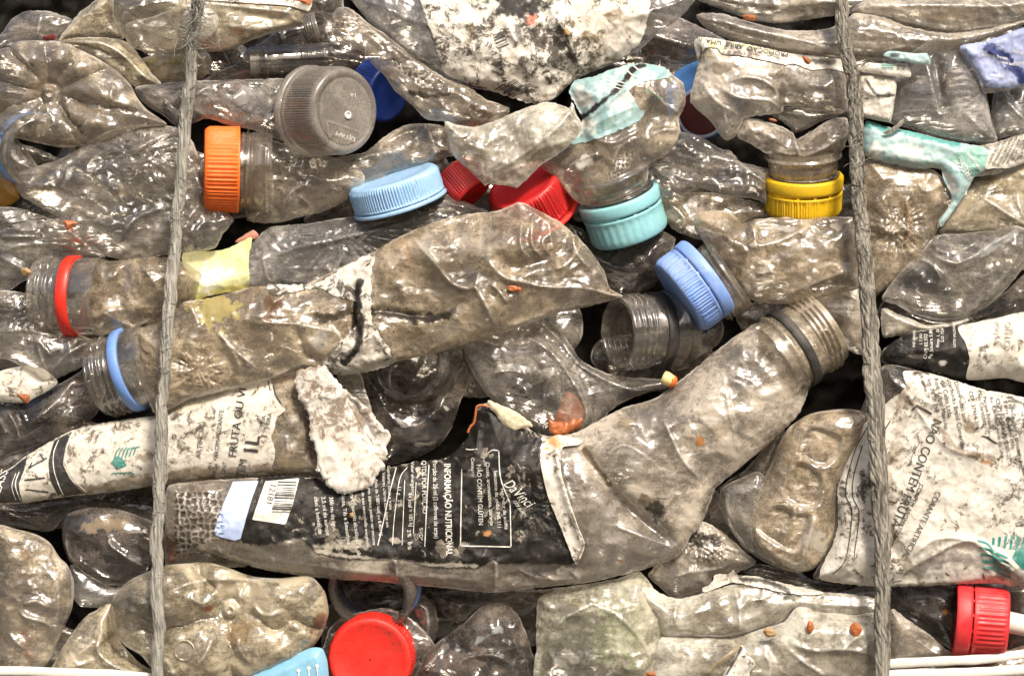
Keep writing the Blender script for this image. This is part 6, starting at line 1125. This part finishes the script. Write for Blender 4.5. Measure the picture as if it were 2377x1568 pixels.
single('tan triangular bottle fold below the dark bottle at the lower right', cI((1540,1160),(1640,1220),(1760,1300),(1880,1400),(1960,1450),(1980,1480),(1800,1480),(1540,1480)), 5, 'pet_pale', 26, R=30, feats=[('k', cI((1545,1170),(1700,1270),(1830,1340),(1950,1450)), 12, 8, .9)])
single('dim clear bottle at the bottom right corner behind the white straps', cI((1540,1440),(1700,1460),(2000,1450),(2200,1430),(2420,1380),(2420,1640),(1540,1640)), -40, 'pet', 30)
single('dark gap filling bottle between the red cap and the right edge', [(2330,1350),(2420,1350),(2420,1530),(2300,1540),(2340,1440)], -75, 'pet_dark', 24)
single('grey blue bottle strip just below the right white label', cI((1100,1060),(1180,1040),(1280,1030),(1450,1010),(1455,1100),(1300,1100),(1180,1080)), -10, 'pet_grey', 20, feats=[('x', *P1(cI,(1280,1050)), 60, 14, 0, (.36,.40,.46), .6)])
single('thin dark bottle edge between the recessed bottle and the pale film', cI((700,870),(860,900),(980,930),(1050,970),(1200,1000),(1300,1010),(1150,1050),(900,990),(700,940),(620,920)), -15, 'pet_dark', 18)
single('dusty bottle side in the gap left of the bottle with square recesses', cI((380,560),(470,400),(640,280),(760,140),(880,20),(760,400),(700,560),(660,800),(560,740),(460,640)), -35, 'pet_dark', 40, cr=[(6,60,60,1.5),(3,20,0,1)])

# ================================================================== small debris
def leaf(lbl, pts, d, mat='leaf', cat='leaf', name='dry_leaf'):
    th = Thing(name, lbl, cat, np.mean(np.array(pts), 0), d); s = Sheet(pts, d, 4, 6, seed=len(lbl), cr=[(3, 14, 0, 1)], step=2, jag=.8, wob=1); s.build(th, name, M[mat]); th.finish()
leaf('orange brown leaf flake on the long bottle near the top right', cC((615,100),(660,92),(700,105),(690,130),(640,125)), 58)
leaf('orange curled leaf flake on the upside down label', cC((995,350),(1020,355),(1045,380),(1030,402),(1005,385)), 98)
leaf('small dark red flake above the yellow capped bottle', cC((785,740),(820,742),(832,758),(795,755)), 62)
leaf('brown leaf flake on the dusty nub base at the left', cD((440,125),(490,122),(540,140),(500,165),(470,188),(455,150)), 72, 'rust')
leaf('tan seed husk at the left edge left of the red ring', cD((150,465),(185,452),(220,480),(200,508),(160,500)), 50, 'seed', 'seed', 'seed_husk')
leaf('brown leaf bit on the off white label strip', cD((120,1340),(205,1345),(200,1400),(165,1395)), 22)
leaf('small square brown flake on the long main bottle', cE((1200,577),(1275,590),(1272,622),(1200,612)), 120, 'rust')
leaf('orange leaf flake on the bright pale bottle, left one of the pair', cI((1020,1240),(1040,1222),(1058,1260),(1045,1300),(1020,1290)), 80, 'rust')
leaf('tan leaf flake on the bright pale bottle beside the right rope', cI((1285,1260),(1320,1235),(1355,1270),(1345,1310),(1310,1315)), 80, 'rust')
leaf('dark crumb of dirt on the bright pale bottle', cI((745,1290),(770,1265),(820,1290),(815,1320),(760,1322)), 80, 'seed', 'dirt', 'dirt_crumb')
leaf('dark red flake at the bottom edge of the pale bottle', cI((20,1545),(60,1540),(75,1568),(20,1568)), 66)
leaf('small brown chip stuck in the big mouldy label', cB((1800,200),(1840,200),(1860,240),(1830,245)), 88, 'seed', 'flake', 'plastic_flake')
leaf('orange scrap peeking out under the twisted edge in the top centre', cA((2060,0),(2180,0),(2170,40),(2100,10)), 50, 'rust', 'plastic scrap', 'plastic_flake')
leaf('small grey pebble of dirt under the torn paper', cH((280,560),(300,555),(305,575),(285,580)), 100, 'seed', 'dirt', 'dirt_crumb')

# ================================================================== ropes and straps
def rope(label, path, wd, mat, seed, turns, frays, knots=()):
    rng = random.Random(seed); nr = np.random.RandomState(seed)
    P = smooth_open([(p[0], p[1], p[2]) for p in path], 24); n = len(P); d = np.r_[0, np.cumsum(np.linalg.norm(np.diff(P, axis=0), axis=1))]
    m = int(d[-1] / 5); t = np.linspace(0, d[-1], m); C = np.c_[[np.interp(t, d, P[:, k]) for k in range(3)]].T
    W = np.interp(t, np.linspace(0, d[-1], len(path)), [(p[3] if len(p) > 3 else wd) * .92 for p in path]) * (1 + .10 * gnoise(t / 60, t * 0, seed))
    T_ = np.gradient(C, axis=0); T_ /= np.linalg.norm(T_, axis=1)[:, None]; X = np.c_[-T_[:, 1], T_[:, 0], T_[:, 2] * 0]; X /= np.linalg.norm(X, axis=1)[:, None]
    C[:, 0] += 5 * gnoise(t / 95, t * 0 + 2, seed + 200) + 2 * gnoise(t / 30, t * 0 + 2, seed + 201); C[:, 2] += 5 * gnoise(t / 120, t * 0 + 9, seed + 202)
    parts = [tube(C - [0, 0, 2], W * .36, 12)]
    ns = 15
    for i in range(ns):
        ph = 2 * math.pi * i / ns + .3 * rng.random(); a = ph + 2 * math.pi * turns * t / d[-1] + .35 * gnoise(t / 110, t * 0 + i, seed + i)
        rad = W * (.33 + .12 * gnoise(t / 35, t * 0 + i * 3, seed + 50 + i))
        Q = C + X * (np.cos(a) * rad)[:, None]; Q[:, 2] += np.sin(a) * rad * .62
        parts.append(tube(Q, W * (.125 + .05 * gnoise(t / 40, t * 0 + 5 * i, seed + 80)), 7))
    V, F = join(parts); th = Thing('baling_rope', label, 'rope', (C[:, 0].mean(), CY), C[:, 2].mean())
    o = th.add('rope', V, F, M[mat])
    fr = []
    for (f0, f1, cnt, ln) in frays:
        for _ in range(int(cnt * 1.6)):
            k = int((f0 + (f1 - f0) * rng.random()) / 1568 * (m - 1)); k = min(m - 2, max(1, k)); sd = rng.choice([-1, 1]); s = C[k] + X[k] * sd * W[k] * .42 * rng.random() ** .3; s[2] += W[k] * .25
            L = ln * (.25 + rng.random() ** 2); dr = np.array([sd * rng.uniform(.2, 1.), rng.uniform(-1, 1), rng.uniform(-.2, .7)]); dr /= np.linalg.norm(dr); q = [s]; cu = nr.normal(0, .42, 3)
            for j in range(9):
                dr = dr + cu * .35 + nr.normal(0, .16, 3) + np.array([0, .05, -.05]); dr /= np.linalg.norm(dr); q.append(q[-1] + dr * L / 9)
            fr.append(tube(smooth_open([tuple(z) for z in q], 2), np.linspace(1.4, .5, 19) * rng.uniform(.6, 1.15), 5))
    V, F = join(fr); th.add('frayed_fibre', V, F, M[mat], kind='stuff'); th.finish()
rope('left pale grey baling rope, thinner and flatter, frayed at its top', [(462,-30,128,30),(455,40,128,34),(446,110,126,34),(440,180,122,36),(432,260,118,34),(425,340,116,33),(416,450,112,32),(405,560,112,36),(396,680,128,34),(388,800,134,32),(378,930,130,34),(374,1060,124,38),(370,1130,120,34),(366,1240,116,36),(364,1360,116,34),(366,1480,112,34),(369,1600,108,32)], 34, 'rope', 3, 3.2,
     [(0, 150, 90, 70), (60, 140, 30, 150), (150, 330, 24, 22), (440, 620, 22, 34), (700, 900, 26, 30), (900, 1200, 20, 26), (1200, 1568, 8, 18)])
rope('right darker twisted baling rope with fuzzy fibres', [(1952,-30,120,36),(1956,60,120,38),(1968,140,122,38),(1984,230,124,40),(1988,330,122,42),(1990,420,118,38),(2000,520,120,42),(2008,620,124,46),(2016,720,126,48),(2022,820,126,50),(2030,930,128,48),(2034,1040,130,50),(2042,1150,128,46),(2046,1250,124,44),(2048,1350,116,44),(2050,1460,112,44),(2048,1600,108,42)], 42, 'rope_dark', 9, 5.5,
     [(130, 330, 40, 30), (180, 300, 16, 90), (330, 560, 60, 44), (560, 700, 14, 28), (700, 1568, 14, 20)])
def strap(label, path, wd, sd):
    th = Thing('plastic_strap', label, 'strap', (path[len(path)//2][0], path[0][1]), path[0][2]); P = smooth_open(path, 14)
    V, F = tube(P, wd * .5 * (1 + .1 * gnoise(P[:, 0] / 40, P[:, 1] * 0, sd)), 14, flat=.45); th.add('plastic_strap', V, F, M['strap']); th.finish()
strap('upper white strap at the bottom right corner', [(2060,1540,60),(2120,1536,64),(2200,1532,66),(2290,1528,60),(2420,1512,56)], 22, 3)
strap('lower white strap at the bottom right corner', [(2060,1566,60),(2160,1562,66),(2260,1560,62),(2420,1550,58)], 24, 5)
strap('white strap along the bottom left edge', [(-40,1556,70),(60,1556,76),(160,1560,80),(260,1563,82),(362,1572,84)], 22, 7)
